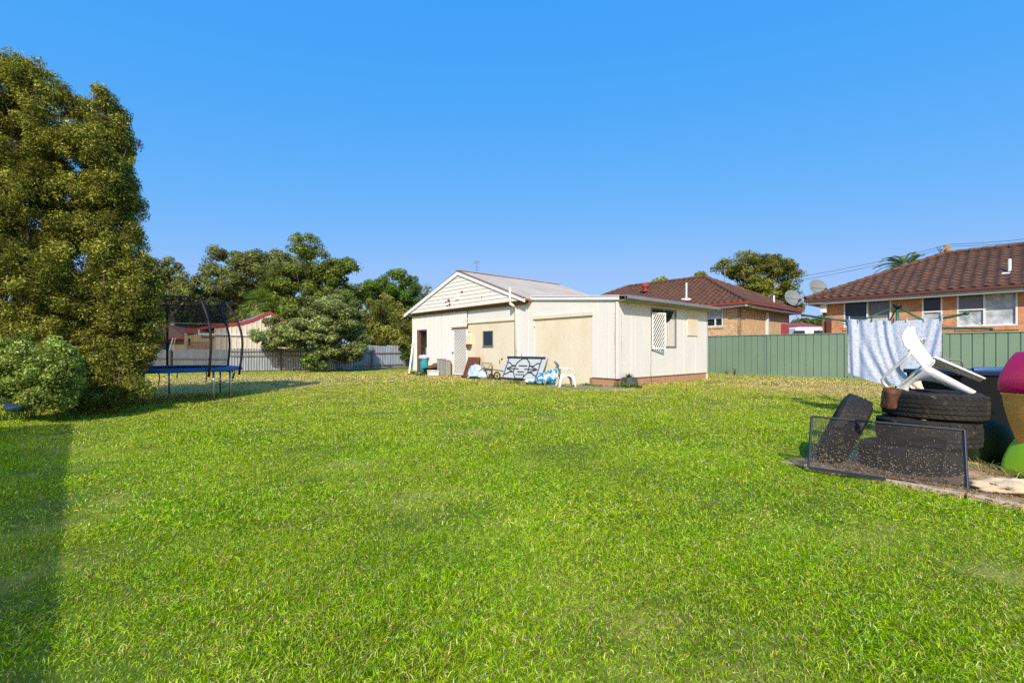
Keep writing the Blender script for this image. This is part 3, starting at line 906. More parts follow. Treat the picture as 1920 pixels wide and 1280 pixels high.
bt('dark_tree', 'low hazy belt of dark trees filling the background behind the fence trees', 620, 690, 66,
   [pb(x_, 590 + 12 * math.sin(x_), 62, 52, 66) for x_ in (300, 380, 460, 540, 620, 690)] + [pb(760, 610, 50, 45, 66)], 30000, .5, [tuple(c*.8 for c in t) for t in GUM], trunk_r=.3, seed=29, rc=1.5, clumps=110, fill=.2)
bt('dark_tree', 'dark tree far behind the two conifers at the left edge', 60, 690, 52,
   [pb(x_, y_, 55, 48, 52) for x_, y_ in ((-60, 590), (20, 560), (90, 590), (160, 580), (60, 620))], 16000, .4, GUM, trunk_r=.3, seed=28, rc=1.2, clumps=80, fill=.2)
# front small tree with a visible trunk
base = px(613, 691, 28.5); base.z = gz(base.x, base.y)
tree('small_tree', 'grey green spreading tree with a pale leaning trunk in front of the corrugated fence', tuple(base),
     [pb(600, 590, 48, 32, 28.5), pb(555, 615, 42, 24, 28.5), pb(640, 600, 42, 36, 28.5), pb(515, 635, 38, 17, 28.5), pb(580, 640, 48, 20, 28.5), pb(650, 640, 38, 34, 28.5), pb(600, 625, 60, 30, 28.5), pb(655, 665, 32, 20, 28.5), pb(625, 662, 38, 16, 28.5)],
     70000, .15, GREYG, trunk_r=.14, bark='gumbark', seed=31, rc=.45, clumps=330, fill=.2, shell=.65, trunk_top=tuple(px(622, 640, 28.5)), group='trees in front of the corrugated fence')
tree('shrub', 'low leafy green shrub at the foot of the spreading tree', tuple(px(585, 690, 27.6) * Vector((1, 1, 0)) if False else (px(585, 690, 27.6).x, 27.6, -.12)),
     [pb(577, 677, 15, 14, 27.6), pb(597, 682, 16, 10, 27.6)], 4500, .13, BRIGHT + GREYG[:2], trunk_r=.03, seed=33, rc=.22, clumps=40, cat='shrub')

# palms
def palm(name, label, base, top, nf, L, tints, seed, r0=.2, fan=True):
    root = thing(name, base, label, 'palm')
    r = random.Random(seed)
    mb = MB(); limb(mb, base, top, r0, r0 * .75, wob=.02, seed=seed); mb.build('trunk', M['bark'], root, smooth=True)
    vs = []; tt = []
    top = Vector(top)
    for i in range(nf):
        az = r.uniform(0, 2*math.pi); el = r.uniform(-.5, 1.35)
        d = Vector((math.cos(az) * math.cos(el), math.sin(az) * math.cos(el), math.sin(el)))
        st = top + d * L * .12; ll = L * r.uniform(.7, 1.05)
        sd = d.cross(Vector((0, 0, 1))).normalized(); up = sd.cross(d)
        if fan:
            hub = top + d * ll * .45
            for k in range(17):
                an = (k - 8) / 8 * 1.25
                e = (d * math.cos(an) + sd * math.sin(an)).normalized()
                tip = hub + e * ll * .6 + Vector((0, 0, -abs(an) * .08 * ll - .12 * ll))
                w = sd * math.cos(an) - d * math.sin(an)
                vs += [hub, hub.lerp(tip, .5) + w * .035, tip, hub.lerp(tip, .5) - w * .035]
                c = random.choice(tints); tt.append(c)
            vs += [top, top.lerp(hub, .5) + sd * .03, hub, top.lerp(hub, .5) - sd * .03]; tt.append(tints[0])
        else:
            for k in range(26):
                f = .15 + .85 * k / 26
                p = top + d * ll * f + Vector((0, 0, -.55 * ll * f * f))
                for s_ in (-1, 1):
                    tip = p + (sd * s_ * .8 + d * .5 + Vector((0, 0, -.5))) * ll * .26 * (1 - f * .5)
                    w = d * .04
                    vs += [p, p.lerp(tip, .5) + w, tip, p.lerp(tip, .5) - w]; tt.append(random.choice(tints))
    VV = np.array([list(v) for v in vs]) - np.array(list(base))
    npmesh('fronds', VV, (4, [(0, 1, 2, 3)]), np.array(tt), M['leaf'], root)
    return root
b = px(484, 690, 38); b.z = -.2
palm('palm_tree', 'bright green fan palm behind the red edged steel shed', tuple(b), tuple(px(482, 572, 38)), 34, 2.0, [(.17, .24, .04), (.22, .30, .06), (.12, .18, .03)], 5)
b = px(1698, 690, 52); b.z = 0
palm('palm_tree', 'feathery palm crown rising behind the roof of the right hand brick house', tuple(b), tuple(px(1700, 497, 52)), 44, 3.7, [(.16, .24, .09), (.22, .30, .12), (.10, .15, .05)], 8, fan=False)

# trees on the right
b = px(1425, 690, 50); b.z = 0
tree('gum_tree', 'large spreading gum tree behind the middle brick house', tuple(b),
     [pb(1385, 505, 30, 24, 50), pb(1372, 500, 18, 20, 50), pb(1420, 500, 34, 24, 50), pb(1455, 510, 30, 24, 50), pb(1447, 490, 14, 14, 50), pb(1400, 535, 38, 26, 50), pb(1440, 540, 42, 28, 50), pb(1475, 530, 20, 26, 50), pb(1390, 550, 30, 20, 50), pb(1470, 560, 24, 24, 50), pb(1490, 575, 14, 18, 50)],
     36000, .24, YELG[:3] + GUM[:2], trunk_r=.4, bark='gumbark', seed=41, rc=.75, clumps=170, fill=.15, shell=.65)
b = px(1242, 690, 42); b.z = 0
tree('yellow_tree', 'yellow green tree top left of the vent pipe on the middle roof', tuple(b), [pb(1242, 532, 15, 9, 42)], 1600, .2, [(.25, .27, .04), (.16, .2, .03)], trunk_r=.15, seed=43, rc=.4, clumps=20, group='tree tops over the middle roof')
b = px(1315, 690, 42); b.z = 0
tree('yellow_tree', 'top of a yellow green tree behind the ridge end of the middle roof', tuple(b), [pb(1310, 526, 15, 12, 42), pb(1328, 533, 12, 9, 42)], 2400, .2, [(.25, .27, .04), (.16, .2, .03), (.4, .36, .02)], trunk_r=.15, seed=44, rc=.4, clumps=26, group='tree tops over the middle roof')
b = px(1520, 690, 80); b.z = 0
tree('dark_tree', 'small dark distant tree above the red steel roof between the brick houses', tuple(b), [pb(1512, 612, 22, 16, 80), pb(1535, 612, 16, 14, 80)], 6000, .4, DARKG + GUM[:1], trunk_r=.3, seed=45, rc=1.0, clumps=40)

# ------------------------------------------------------------------ SHED
FW = Fr(SC, U, (-V.x, -V.y))            # front wall, a runs left/away
RW = Fr(SC, V, (-U.x, -U.y))            # side wall
BW = Fr(SC + V * 6.12, U, (V.x, V.y))
shed = thing('shed', SC, 'long white and cream fibro shed with a weatherboard gable and a low side wing', 'shed')
SL, SD = 13.25, 6.12
APA, LEA, REA = 8.5, 13.4, 4.15        # apex and eaves along the front
ZA, ZE = 4.62, 3.10
def skz(a): return 2.84 + 0.36 * max(0, min(1, a / REA))   # skillion top
P = FW.P
g1 = (FW.a(965), FW.a(877)); g2 = (FW.a(1110), FW.a(1002))
mb = MB()
wn = (FW.a(924), FW.a(905), FW.z(915, 649), FW.z(915, 620))
gz1 = FW.z(965, 600); gz2 = FW.z(1110, 591)
FW.wall(mb, g2[0], REA, 0, 3.2, .1, holes=[(g1[0], g1[1], -1, gz1), (g2[0]-1, g2[1], -1, gz2)], topf=lambda a: skz(a) - .02)
FW.wall(mb, REA, g1[1], 0, 3.05, .1, holes=[(g1[0], g1[1], -1, gz1)])
FW.wall(mb, 0, g2[0], .26, 3.0, .1, topf=lambda a: skz(a) - .02)
mb.build('front_wall', M['fibro'], shed)
mb = MB()
FW.wall(mb, g1[0], g1[1], -.02, gz1, .06, holes=[wn], o=-.02)
FW.box(mb, g1[0] - .03, g1[1], gz1 - .01, gz1 + .06, .003, .035)
mb.build('infill_panel', M['cream'], shed, label='cream infill panel around the small window')
mb = MB()
FW.wall(mb, g2[0], g2[1], -.02, gz2 - .0, .06, o=-.02)
FW.box(mb, g2[0] - .06, g2[1] + .05, gz2, gz2 + .13, .003, .05)
for t_ in (.33, .66):
    a_ = g2[0] + (g2[1] - g2[0]) * t_
    FW.box(mb, a_ - .004, a_ + .004, 0, gz2 - .02, -.02, -.016)
mb.build('infill_panel', M['cream'], shed, label='plain cream infill panel of the wing')
# battens and joint strips on the front
for a_ in (g2[1] + .35, FW.a(1140), FW.a(1120)):
    mb = MB(); FW.box(mb, a_ - .014, a_ + .014, .28, 2.75, .0, .007); mb.build('cover_strip', M['fibro'], shed)
for a_ in (.75, 1.0, 4.2, 5.1):
    mb = MB(); RW.box(mb, a_ - .014, a_ + .014, .28, 2.68, .0, .007); mb.build('cover_strip', M['fibro'], shed)
mb = MB()
FW.box(mb, .002, .05, .27, 2.72, .0, .03)
RW.box(mb, -.03, .05, .27, 2.72, .0, .03)
mb.build('corner_strip', M['white'], shed)
# corrugated section
da, db = FW.a(801), FW.a(783); dz = FW.z(792, 618)
sa, sb = FW.a(876.5), FW.a(850.5); sz = FW.z(862, 617)
mb = MB()
for (a0, a1, z0) in ((g1[1], sb + .0, sz + .04), (sb, da, 0), (da, db, dz), (db, 13.2, 0)):
    ribs(mb, lambda a, z, o: P(a, z, o + .03), a0, a1, z0, 3.06, CORR, .125)
mb.build('corrugated_cladding', M['corrwhite'], shed, smooth=False)
# back, left and side walls
mb = MB()
BW.wall(mb, 0, 13.2, 0, 2.9, .1)
LW = Fr(SC + U * 13.2, V, (U.x, U.y))
LW.wall(mb, 0, 6.12, 0, 2.95, .1)
RW2 = Fr(SC + U * REA, V, (-U.x, -U.y))
mb.build('rear_walls', M['fibro'], shed)
ra, rb = RW.a(1220.5), RW.a(1267.5)
wz0, wz1 = RW.z(1262, 652), RW.z(1225, 577)
mb = MB()
RW.wall(mb, 0.0, SD, .26, 2.86, .1, holes=[(ra, rb, wz0, wz1)])
mb.build('side_wall', M['fibro'], shed)
# brick base
mb = MB()
FW.wall(mb, 0.02, g2[0] + .12, -.1, .25, .12, o=-.02)
RW.wall(mb, 0.02, SD - .02, -.1, .25, .12, o=-.02)
mb.build('brick_base', M['brickbase'], shed)
mb = MB()
RW.box(mb, .02, SD, .25, .275, -.1, .006); FW.box(mb, .02, g2[0], .25, .275, -.1, .006)
mb.build('base_flashing', M['browntrim'], shed)
# floor so that the interior is closed
mb = MB()
c = SC + U * 6.6 + V * 3.06
mb.obox((c.x, c.y, .02), U * 6.5, V * 2.95, (0, 0, .02))
mb.build('floor', M['darkslab'], shed)
# gable face of weatherboards, proud of the wall
GO = .26
mb = MB()
nb = 9; hb = (ZA - ZE) / nb
def ext(z):
    f = (z - ZE) / (ZA - ZE)
    return REA + (APA - REA) * f, LEA + (APA - LEA) * f
for i in range(nb):
    z0 = ZE + i * hb; z1 = z0 + hb
    a0, a1 = ext(z0); b0, b1 = ext(min(z1, ZA - .001))
    mb.face([P(a0, z0, GO), P(a1, z0, GO), P(b1, z1, GO - .022), P(b0, z1, GO - .022)])
    mb.face([P(a0, z0, GO), P(a0, z0, GO - .03), P(a1, z0, GO - .03), P(a1, z0, GO)])
mb.face([P(REA, ZE, GO - .04), P(LEA, ZE, GO - .04), P(APA, ZA, GO - .04)])
mb.build('weatherboards', M['boards'], shed)
mb = MB()
FW.box(mb, REA, LEA - .2, ZE - .03, ZE - .002, .085, GO - .005); FW.box(mb, REA, LEA - .35, ZE - .15, ZE - .002, .045, .08)
mb.build('gable_soffit', M['browntrim'], shed)
# damaged spots in the gable
mb = MB()
def patch(x, y, rx, ry, seed, o=GO + .004, m=None):
    a_, z_ = FW.a(x, o), FW.z(x, y, o)
    s_ = FW.P(a_, 0).y / F
    n = 9; vs = []
    for k in range(n):
        an = 2*math.pi*k/n; q = .6 + .6 * ((seed * 7919 + k * 104729) % 100) / 100
        vs.append(P(a_ + math.cos(an) * rx * s_ * q * 1.2, z_ + math.sin(an) * ry * s_ * q, o))
    m.face(vs)
for (x, y, rx, ry, s_) in ((841, 563, 4.5, 3.5, 1), (836, 566, 3, 1.5, 2), (843, 571, 3.5, 3, 3), (838, 573, 2.5, 2, 4), (866, 547, 4, 1.8, 5), (903, 557, 1, 3, 6), (820, 563, 1, 1, 7)):
    mb = MB(); patch(x, y, rx, ry, s_, m=mb); mb.build('hole', M['darkwood'], shed)
mb = MB()
FW.box(mb, FW.a(861, GO), FW.a(854, GO), FW.z(857, 562, GO), FW.z(857, 552, GO), GO + .0, GO + .03)
mb.build('gable_vent', M['white'], shed)
mb = MB()
for (x, y, rx, ry, s_) in ((941, 673, 2.5, 2.5, 3), (937, 678, 1.2, 4.5, 8), (978, 666, 1, 4, 1), (981, 671, .6, 1.5, 2), (1002, 613, .8, 2.5, 2), (969, 658, .8, 1.3, 4), (880, 622, 4, .8, 6)):
    mb = MB(); patch(x, y, rx, ry, s_, .004 if x > 965 else -.016, mb); mb.build('hole', M['darkwood'], shed)
# barge boards
mb = MB()
def bargeline(aA, zA, aB, zB, o, h, th):
    d = Vector((0, 0, 1))
    p0, p1 = P(aA, zA, o), P(aB, zB, o)
    mb.bar(p0 - Vector((0, 0, h/2)), p1 - Vector((0, 0, h/2)), th, h, up=(0, 0, 1))
bargeline(LEA + .2, ZE - .0, APA + .02, ZA + .13, GO + .03, .17, .03)
bargeline(REA - .15, ZE + .06, APA - .02, ZA + .13, GO + .03, .17, .03)
FW.box(mb, -.12, REA - .05, 2.85, 3.06, .03, .06)     # placeholder replaced below
mb.v = mb.v[:-8]; mb.f = mb.f[:-6]; mb.m = mb.m[:-6]; mb.uv = mb.uv[:-6]
mb.bar(P(-.1, 2.84, .06), P(REA - .2, 3.17, .06), .03, .15)
mb.build('barge_boards', M['bluewhite'], shed)
# roofs
mb = MB()
def roofP(aE, zE, aR, zR):
    L = math.hypot(aR - aE, zR - zE)
    nz = Vector((0, 0, 1)) * abs(aR - aE) / L - FW.u * (zR - zE) / L * (1 if aR > aE else -1)
    nz.normalize()
    def f(v, s, o):    # v along depth, s = fraction up the slope
        return FW.P(aE + (aR - aE) * s, zE + (zR - zE) * s, -v) + nz * o
    return f
f1 = roofP(REA - .25, ZE + .02, APA, ZA + .16); f2 = roofP(LEA + .2, ZE - .02, APA, ZA + .16)
ribs(mb, f1, -GO - .06, 6.5, 0, 1, CORR, .16)
ribs(mb, f2, -GO - .06, 6.5, 0, 1, CORR, .16)
mb.build('gable_roof', M['tinroof'], shed, solid=.004)
mb = MB()
mb.bar(P(APA, ZA + .175, GO + .07), P(APA, ZA + .175, -6.5), .24, .03)
mb.build('ridge_cap', M['tinroof'], shed)
mb = MB()
mb.bar(f1(-GO - .05, 0.02, .018), f1(-GO - .05, .99, .018), .09, .012)
mb.bar(P(REA - .25, ZE + .0, GO + .05), P(REA - .25, ZE + .0, -6.4), .04, .07)
mb.build('rusted_flashing', M['rustedge'], shed)
# rear gable end
mb = MB()
mb.face([P(REA, ZE, -6.12), P(LEA, ZE, -6.12), P(APA, ZA, -6.12)])
mb.build('rear_gable', M['fibro'], shed)
mb = MB()
def f3(v, s, o): return FW.P(-.42 + (REA + .16) * s, 2.87 + (3.22 - 2.87) * s, -v) + Vector((0, 0, o))
ribs(mb, f3, -.1, 6.4, 0, 1, CORR, .16)
mb.build('wing_roof', M['tinroof'], shed, solid=.004)
# side gutter with fascia
mb = MB()
gu = [(g_ + .12, z_) for g_, z_ in [(.20, 2.90), (.20, 2.80), (.215, 2.785), (.29, 2.785), (.305, 2.80), (.305, 2.90), (.295, 2.90), (.295, 2.805), (.21, 2.80), (.21, 2.90)]]
for (o0, z0), (o1, z1) in zip(gu[:-1], gu[1:]):
    mb.face([RW.P(-.08, z0, o0), RW.P(6.35, z0, o0), RW.P(6.35, z1, o1), RW.P(-.08, z1, o1)])
mb.build('gutter', M['gutter'], shed, solid=.003)
mb = MB()
RW.box(mb, -.04, 6.3, 2.73, 2.87, .29, .315)
RW.box(mb, -.04, 6.3, 2.74, 2.76, .0, .288)
mb.build('eaves', mat('worn_eave', (.42, .33, .22), .8, var=.2), shed)
stainm = mat('rust_stain', (.55, .40, .25), .8, var=.15, vscale=3, c2=(.70, .60, .46), c2scale=3, c2lo=.35, c2hi=.6)
for (fr, x0_, x1_, z0_, z1_) in ((RW, .20, .235, .35, 2.45), (RW, .34, .36, .9, 1.5), (FW, .10, .125, .4, 2.5), (RW, 2.35, 2.60, .6, 1.15)):
    mb = MB(); n_ = 14; pr = None
    for i in range(n_ + 1):
        f = i / n_; z_ = z0_ + (z1_ - z0_) * f; c_ = (x0_ + x1_) / 2 + .012 * mnoise.noise(Vector((f * 9, x0_ * 5, 0))); w_ = (x1_ - x0_) / 2 * (.25 + abs(math.sin(f * 7 + x0_ * 9)) * .9) * math.sin(math.pi * min(1, max(.02, f))) ** .5
        p_ = (fr.P(c_ - w_, z_, .0016), fr.P(c_ + w_, z_, .0016))
        if pr: mb.face([pr[0], pr[1], p_[1], p_[0]])
        pr = p_
    if x1_ - x0_ < .1: mb.build('stain', stainm, shed)
# window in side wall
w = MB()
def wframe(fr, mb, a0, a1, z0, z1, o, t=.04, dep=.05, mull=()):
    fr.box(mb, a0, a0 + t, z0, z1, o - dep, o); fr.box(mb, a1 - t, a1, z0, z1, o - dep, o)
    fr.box(mb, a0 + t, a1 - t, z0, z0 + t, o - dep, o - .002); fr.box(mb, a0 + t, a1 - t, z1 - t, z1, o - dep, o - .002)
    for m_ in mull: fr.box(mb, m_ - t*.6, m_ + t*.6, z0 + t, z1 - t, o - dep - .002, o - .004)
wframe(RW, w, ra, rb, wz0, wz1, .02, .05, .07, mull=[ra + (rb - ra) * .5])
win = w.build('window', M['alu'], shed)
g_ = MB(); RW.box(g_, ra + .05, rb - .05, wz0 + .05, wz1 - .05, -.045, -.04)
g_.build('pane', M['glass'], win)
c_ = MB()
# hitched curtain behind the glass's lower right
am = ra + (rb - ra) * .5; zt = wz0 + (wz1 - wz0) * .66
n = 16; pr = None
for i in range(n + 1):
    f = i/n; a_ = am + .04 + (rb - am - .09) * f
    zz = zt + .55 * f ** 2.2 - .05 * math.sin(f * 3.1); o_ = -.018 + .008 * math.sin(i * 1.9)
    if pr: c_.face([RW.P(pr[0], wz0 + .06, pr[2]), RW.P(a_, wz0 + .06, o_), RW.P(a_, zz, o_), RW.P(pr[0], pr[1], pr[2])])
    pr = (a_, zz, o_)
RW.box(c_, am - .12, am - .035, wz0 + .06, zt, -.03, -.022)
c_.build('curtain', M['curtain'], win)

def lattice(mb, Pf, a0, a1, z0, z1, sp, w, o, ang=1.0, both=True, th=.008, z_per_a=1.0):
    """diagonal strips clipped to a rectangle"""
    for sgn in ((1, -1) if both else (1,)):
        k = -(z1 - z0) / z_per_a
        while k < (a1 - a0) + (z1 - z0) / z_per_a:
            # line a = a0 + k + s, z = z0 + z_per_a*s (sgn=1) or z1 - z_per_a*s
            s0 = max(0, -k); s1 = min((z1 - z0) / z_per_a, (a1 - a0) - k)
            if s1 - s0 > 0.01:
                if sgn > 0: p, q = (a0 + k + s0, z0 + z_per_a * s0), (a0 + k + s1, z0 + z_per_a * s1)
                else: p, q = (a0 + k + s0, z1 - z_per_a * s0), (a0 + k + s1, z1 - z_per_a * s1)
                mb.bar(Pf(p[0], p[1], o + (th * 1.1 if sgn < 0 else 0)), Pf(q[0], q[1], o + (th * 1.1 if sgn < 0 else 0)), th, w) if False else \
                mb.face(strip(Pf, p, q, w, o + (th if sgn < 0 else 0)))
            k += sp
def strip(Pf, p, q, w, o):
    dx, dz = q[0] - p[0], q[1] - p[1]; L = math.hypot(dx, dz); nx_, nz_ = -dz / L * w/2, dx / L * w/2
    return [Pf(p[0] - nx_, p[1] - nz_, o), Pf(q[0] - nx_, q[1] - nz_, o), Pf(q[0] + nx_, q[1] + nz_, o), Pf(p[0] + nx_, p[1] + nz_, o)]

# security screen on the left of the side window (hinged slightly out)
sh0, sh1 = ra - .02, ra + .62
sz0, sz1 = wz0 - .04, RW.z(1225, 586)
def RS(a, z, o): return RW.P(a, z, o + .05 + (a - sh0) * .22)
m_ = MB()
for (a0, a1, z0, z1) in ((sh0, sh0 + .05, sz0, sz1), (sh1 - .05, sh1, sz0, sz1), (sh0 + .05, sh1 - .05, sz0, sz0 + .05), (sh0 + .05, sh1 - .05, sz1 - .05, sz1)):
    for (o0, o1) in ((0, .02),):
        vs = [RS(a, z, o) for o in (o0, o1) for z in (z0, z1) for a in (a0, a1)]
        m_.poly(vs, [(0, 1, 3, 2), (4, 6, 7, 5), (0, 4, 5, 1), (2, 3, 7, 6), (0, 2, 6, 4), (1, 5, 7, 3)])
lattice(m_, RS, sh0 + .05, sh1 - .05, sz0 + .05, sz1 - .05, .10, .045, .008, both=False, z_per_a=1.5)
m_.build('window_screen', M['white'], shed, solid=.003, label='white diagonal lattice screen hung open over the left of the side window')
m_ = MB()
pa, pz = RW.a(1288), RW.z(1290, 629)
RW.box(m_, pa, RW.a(1307), pz, RW.z(1290, 590), .002, .04)
m_.build('blank_panel', M['cream'], shed)
m_ = MB(); m_.tube([RW.P(ra, wz0 - .05, .01), RW.P(ra - .01, wz0 - .5, .01), RW.P(ra - .03, wz0 - .9, .012), RW.P(ra + .06, wz0 - 1.2, .012)], .008, 5)
m_.build('hanging_cable', M['alu'], shed)
# rust streaks near the corner (real stain shape)
# front small window
w = MB(); wframe(FW, w, wn[0], wn[1], wn[2], wn[3], .0, .035, .05)
FW.box(w, wn[0] - .03, wn[1] + .03, wn[2] - .03, wn[2] - .001, -.04, .02)
win = w.build('small_window', M['alu'], shed)
g_ = MB(); FW.box(g_, wn[0] + .03, wn[1] - .03, wn[2] + .03, wn[3] - .03, -.04, -.035)
g_.build('pane', M['glass'], win)
# open doorway
w = MB()
FW.box(w, db - .16, db, 0.02, dz, -.12, .015); FW.box(w, da, db - .16, dz - .06, dz, -.12, .015)
w.build('doorway_frame', M['darkwood'], shed)
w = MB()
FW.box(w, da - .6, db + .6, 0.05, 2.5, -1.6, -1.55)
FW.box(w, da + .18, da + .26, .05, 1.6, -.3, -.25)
w.build('doorway_shade_sheet', M['dark'], shed)  # near-black sheet; the shade inside the doorway is put into its colour
# security door
w = MB()
t = .055
FW.box(w, sa, sa + t, .03, sz, -.02, .05); FW.box(w, sb - t, sb, .03, sz, -.02, .05)
FW.box(w, sa + t, sb - t, .03, .03 + t, -.02, .048); FW.box(w, sa + t, sb - t, sz - t, sz, -.02, .048)
lattice(w, P, sa + t, sb - t, .03 + t, sz - t, .12, .05, .03, both=False, z_per_a=1.25)
lattice(w, lambda a, z, o: P(sa + sb - a, z, o), sa + t, sb - t, .03 + t, sz - t, .17, .012, .02, both=False, z_per_a=1.25)
door = w.build('security_door', M['white'], shed, solid=.003)
w = MB(); FW.box(w, sb - .03, sb + .02, 1.0, 1.1, .05, .09); FW.box(w, sb - .12, sb - .03, 1.06, 1.08, .07, .09)
w.build('handle', M['alu'], door)
w = MB(); FW.box(w, sa + .02, sb - .02, .03, sz - .01, -.09, -.06)
w.build('inner_door', mat('inner_door', (.40, .32, .22), .7), door)
w = MB(); FW.box(w, sa + .02, sb - .02, sz - .5, sz - .02, -.058, -.055)
w.build('door_glass', M['glass'], door)
w = MB(); FW.box(w, sa - .05, sb + .05, sz + .02, sz + .1, .04, .09)
w.build('door_hood', M['browntrim'], shed)
# meter box
w = MB()
ma, mbb = FW.a(885), FW.a(877.5)
FW.box(w, ma, mbb, FW.z(881, 645), FW.z(881, 629), .0, .1)
mbx = w.build('meter_box', M['cream'], shed)
w = MB(); FW.box(w, ma + .03, mbb, FW.z(881, 651), FW.z(881, 645) - .002, .0, .12)
w.build('meter', M['rust'], mbx)
# white vent pipe
w = MB()
va = FW.a(957, .32)
w.tube([P(va, FW.z(957, 680, .02), .05), P(va, ZE - .25, .05), P(va, ZE - .12, .34), P(va, FW.z(957, 540, .3), .34)], .045, 10)
w.tube([P(va, ZE - .22, .06), P(va, ZE - .1, .33)], .055, 8)
w.build('vent_pipe', M['white'], shed, smooth=True)
# roof antenna
ant = thing('tv_antenna', P(APA - .4, ZA + .1, -5.5), 'thin tall aerial on the far end of the shed roof', 'antenna')
q = P(APA - .4, ZA + .1, -5.5)
d_ = q.y
q = px(893, 520, 26.5)
ROOT[ant] = Vector(q); ant.location = q
w = MB()
top = px(894, 488, 26.5)
w.tube([q, top], .014, 5)
for i, h in enumerate((.05, .2, .38, .55)):
    c_ = top - Vector((0, 0, h)); L = .28 - .03 * i
    w.tube([c_ - V * L - U * .1, c_ + V * L + U * .1], .008, 4)
w.tube([top - Vector((0, 0, .12)) - U * .25, top - Vector((0, 0, .12)) + U * .3], .008, 4)
w.build('mast', M['steel'], ant)

# ------------------------------------------------------------------ things along the shed
def fwp(x, y=None, o=.3, z=None):
    a_ = FW.a(x, o); return P(a_, FW.z(x, y, o) if y is not None else (z or 0), o)

# white plank leaning at the left end
mb = MB(); mb.bar(fwp(767, 701, .35), fwp(776, 630, .04), .09, .02, up=(0, 1, 0))
tag(mb.build('plank', M['white']), 'long narrow white plank leaning against the left end of the shed', 'plank')
mb = MB(); c_ = fwp(780, None, .9, .05); mb.obox(c_, U * .32, V * .08, (0, 0, .02))
tag(mb.build('board', M['white'], bevel=.005), 'short white board lying on the grass by the open doorway', 'board')
mb = MB(); c_ = fwp(783, None, 1.15, .03); mb.obox(c_, U * .30, V * .07, (0, 0, .012))
tag(mb.build('board', M['rust'], bevel=.004), 'short rusty orange strip lying in front of the white board', 'board')
# rubbish bag and tub by the doorway
mb = MB(); mb.blob(fwp(795, None, .25, .38), (.2, .2, .42), .25, 3, flat=0.01)
o = mb.build('cloth_bundle', M['teal'], smooth=True); tag(o, 'teal cloth bundle standing in the open doorway', 'bundle')
mb = MB(); mb.blob(fwp(794, None, .28, .80), (.26, .2, .13), .4, 5)
tag(mb.build('bag', M['palebag'], smooth=True), 'crumpled pale plastic bag on top of the teal bundle', 'bag')
# rolled carpet
mb = MB()
a, b = fwp(803, None, .35, .22), fwp(829, None, .3, .52)
mb.tube([a.lerp(b, i/8) + Vector((0, 0, .02 * math.sin(i * 2))) for i in range(9)], [.13, .15, .16, .15, .16, .15, .16, .15, .13], 12)
tag(mb.build('carpet_roll', M['carpet'], smooth=True), 'brown rolled carpet slumped against the corrugated wall', 'carpet')
def tub(name, label, c, w_, d, h, m, cat, lid=None):
    root = thing(name, c, label, cat)
    mb = MB(); c = Vector(c); t = .02
    for s_ in (-1, 1):
        mb.obox(c + U * s_ * (w_/2 - t/2) + Vector((0, 0, h/2)), U * t/2, V * (d/2), Vector((0, 0, h/2)))
        mb.obox(c + V * s_ * (d/2 - t/2) + Vector((0, 0, h/2)), U * (w_/2 - t), V * t/2, Vector((0, 0, h/2 - .001)))
    mb.obox(c + Vector((0, 0, t)), U * (w_/2 - t), V * (d/2 - t), Vector((0, 0, t/2)))
    mb.build('shell', m, root, bevel=.006)
    mb = MB()
    for s_ in (-1, 1):
        mb.obox(c + U * s_ * (w_/2 + .012) + Vector((0, 0, h - .02)), U * .012, V * (d/2 + .02), Vector((0, 0, .02)))
        mb.obox(c + V * s_ * (d/2 + .012) + Vector((0, 0, h - .02)), U * (w_/2), V * .012, Vector((0, 0, .019)))
    mb.build('rim', m, root)
    return root
tub('tub', 'black plastic tub under the rolled brown carpet', fwp(806, None, .55, .0), .55, .4, .3, M['black'], 'tub')
tub('tub', 'white plastic tub in front of the grey metal cabinet', fwp(812, None, .95, .0), .5, .3, .24, M['white'], 'tub')
def cabinet(name, label, x, o, w_, h, m):
    c = fwp(x, None, o, 0)
    root = thing(name, c, label, 'cabinet', 'old metal cabinets beside the screen door')
    mb = MB(); mb.obox(c + Vector((0, 0, h/2)), U * w_/2, V * .12, Vector((0, 0, h/2)))
    b = mb.build('case', m, root, bevel=.012)
    for (f, z_) in ((.35, .82), (.5, .35), (.5, .12)):
        mb = MB(); mb.obox(c + U * (w_ * (f - .5)) - V * .125 + Vector((0, 0, h * z_)), U * .018, V * .008, (0, 0, .022)); mb.build('knob', M['black'], root)
    mb = MB(); mb.obox(c + Vector((0, 0, h + .012)), U * (w_/2 + .02), V * .14, (0, 0, .012)); mb.build('lid', M['gutter'], root)
    return root
cabinet('metal_cabinet', 'larger grey metal cabinet with dark knobs beside the screen door', 828, .42, .42, .74, M['cabinet'])
cabinet('metal_cabinet', 'narrow grey metal cabinet tucked right of the larger one', 838.5, .36, .22, .68, M['cabinet'])
mb = MB(); mb.obox(fwp(843, None, .22, .32), U * .05, V * .08, Vector((0, 0, .3)))
tag(mb.build('timber_offcut', M['darkwood'], bevel=.006), 'dark timber offcut upright beside the narrow cabinet', 'timber')
# rusty sheet
mb = MB()
q = [fwp(866, 711, .55), fwp(890, 712, .55), fwp(900.5, 669.5, .04), fwp(878, 669.5, .04)]
nrm = (q[1] - q[0]).cross(q[3] - q[0]).normalized() * .006
mb.poly([p + nrm for p in q] + [p - nrm for p in q], [(0, 1, 2, 3), (7, 6, 5, 4), (0, 4, 5, 1), (1, 5, 6, 2), (2, 6, 7, 3), (3, 7, 4, 0)])
tag(mb.build('metal_sheet', M['rust']), 'dark rusty steel sheet leaning beside the white screen door', 'sheet')
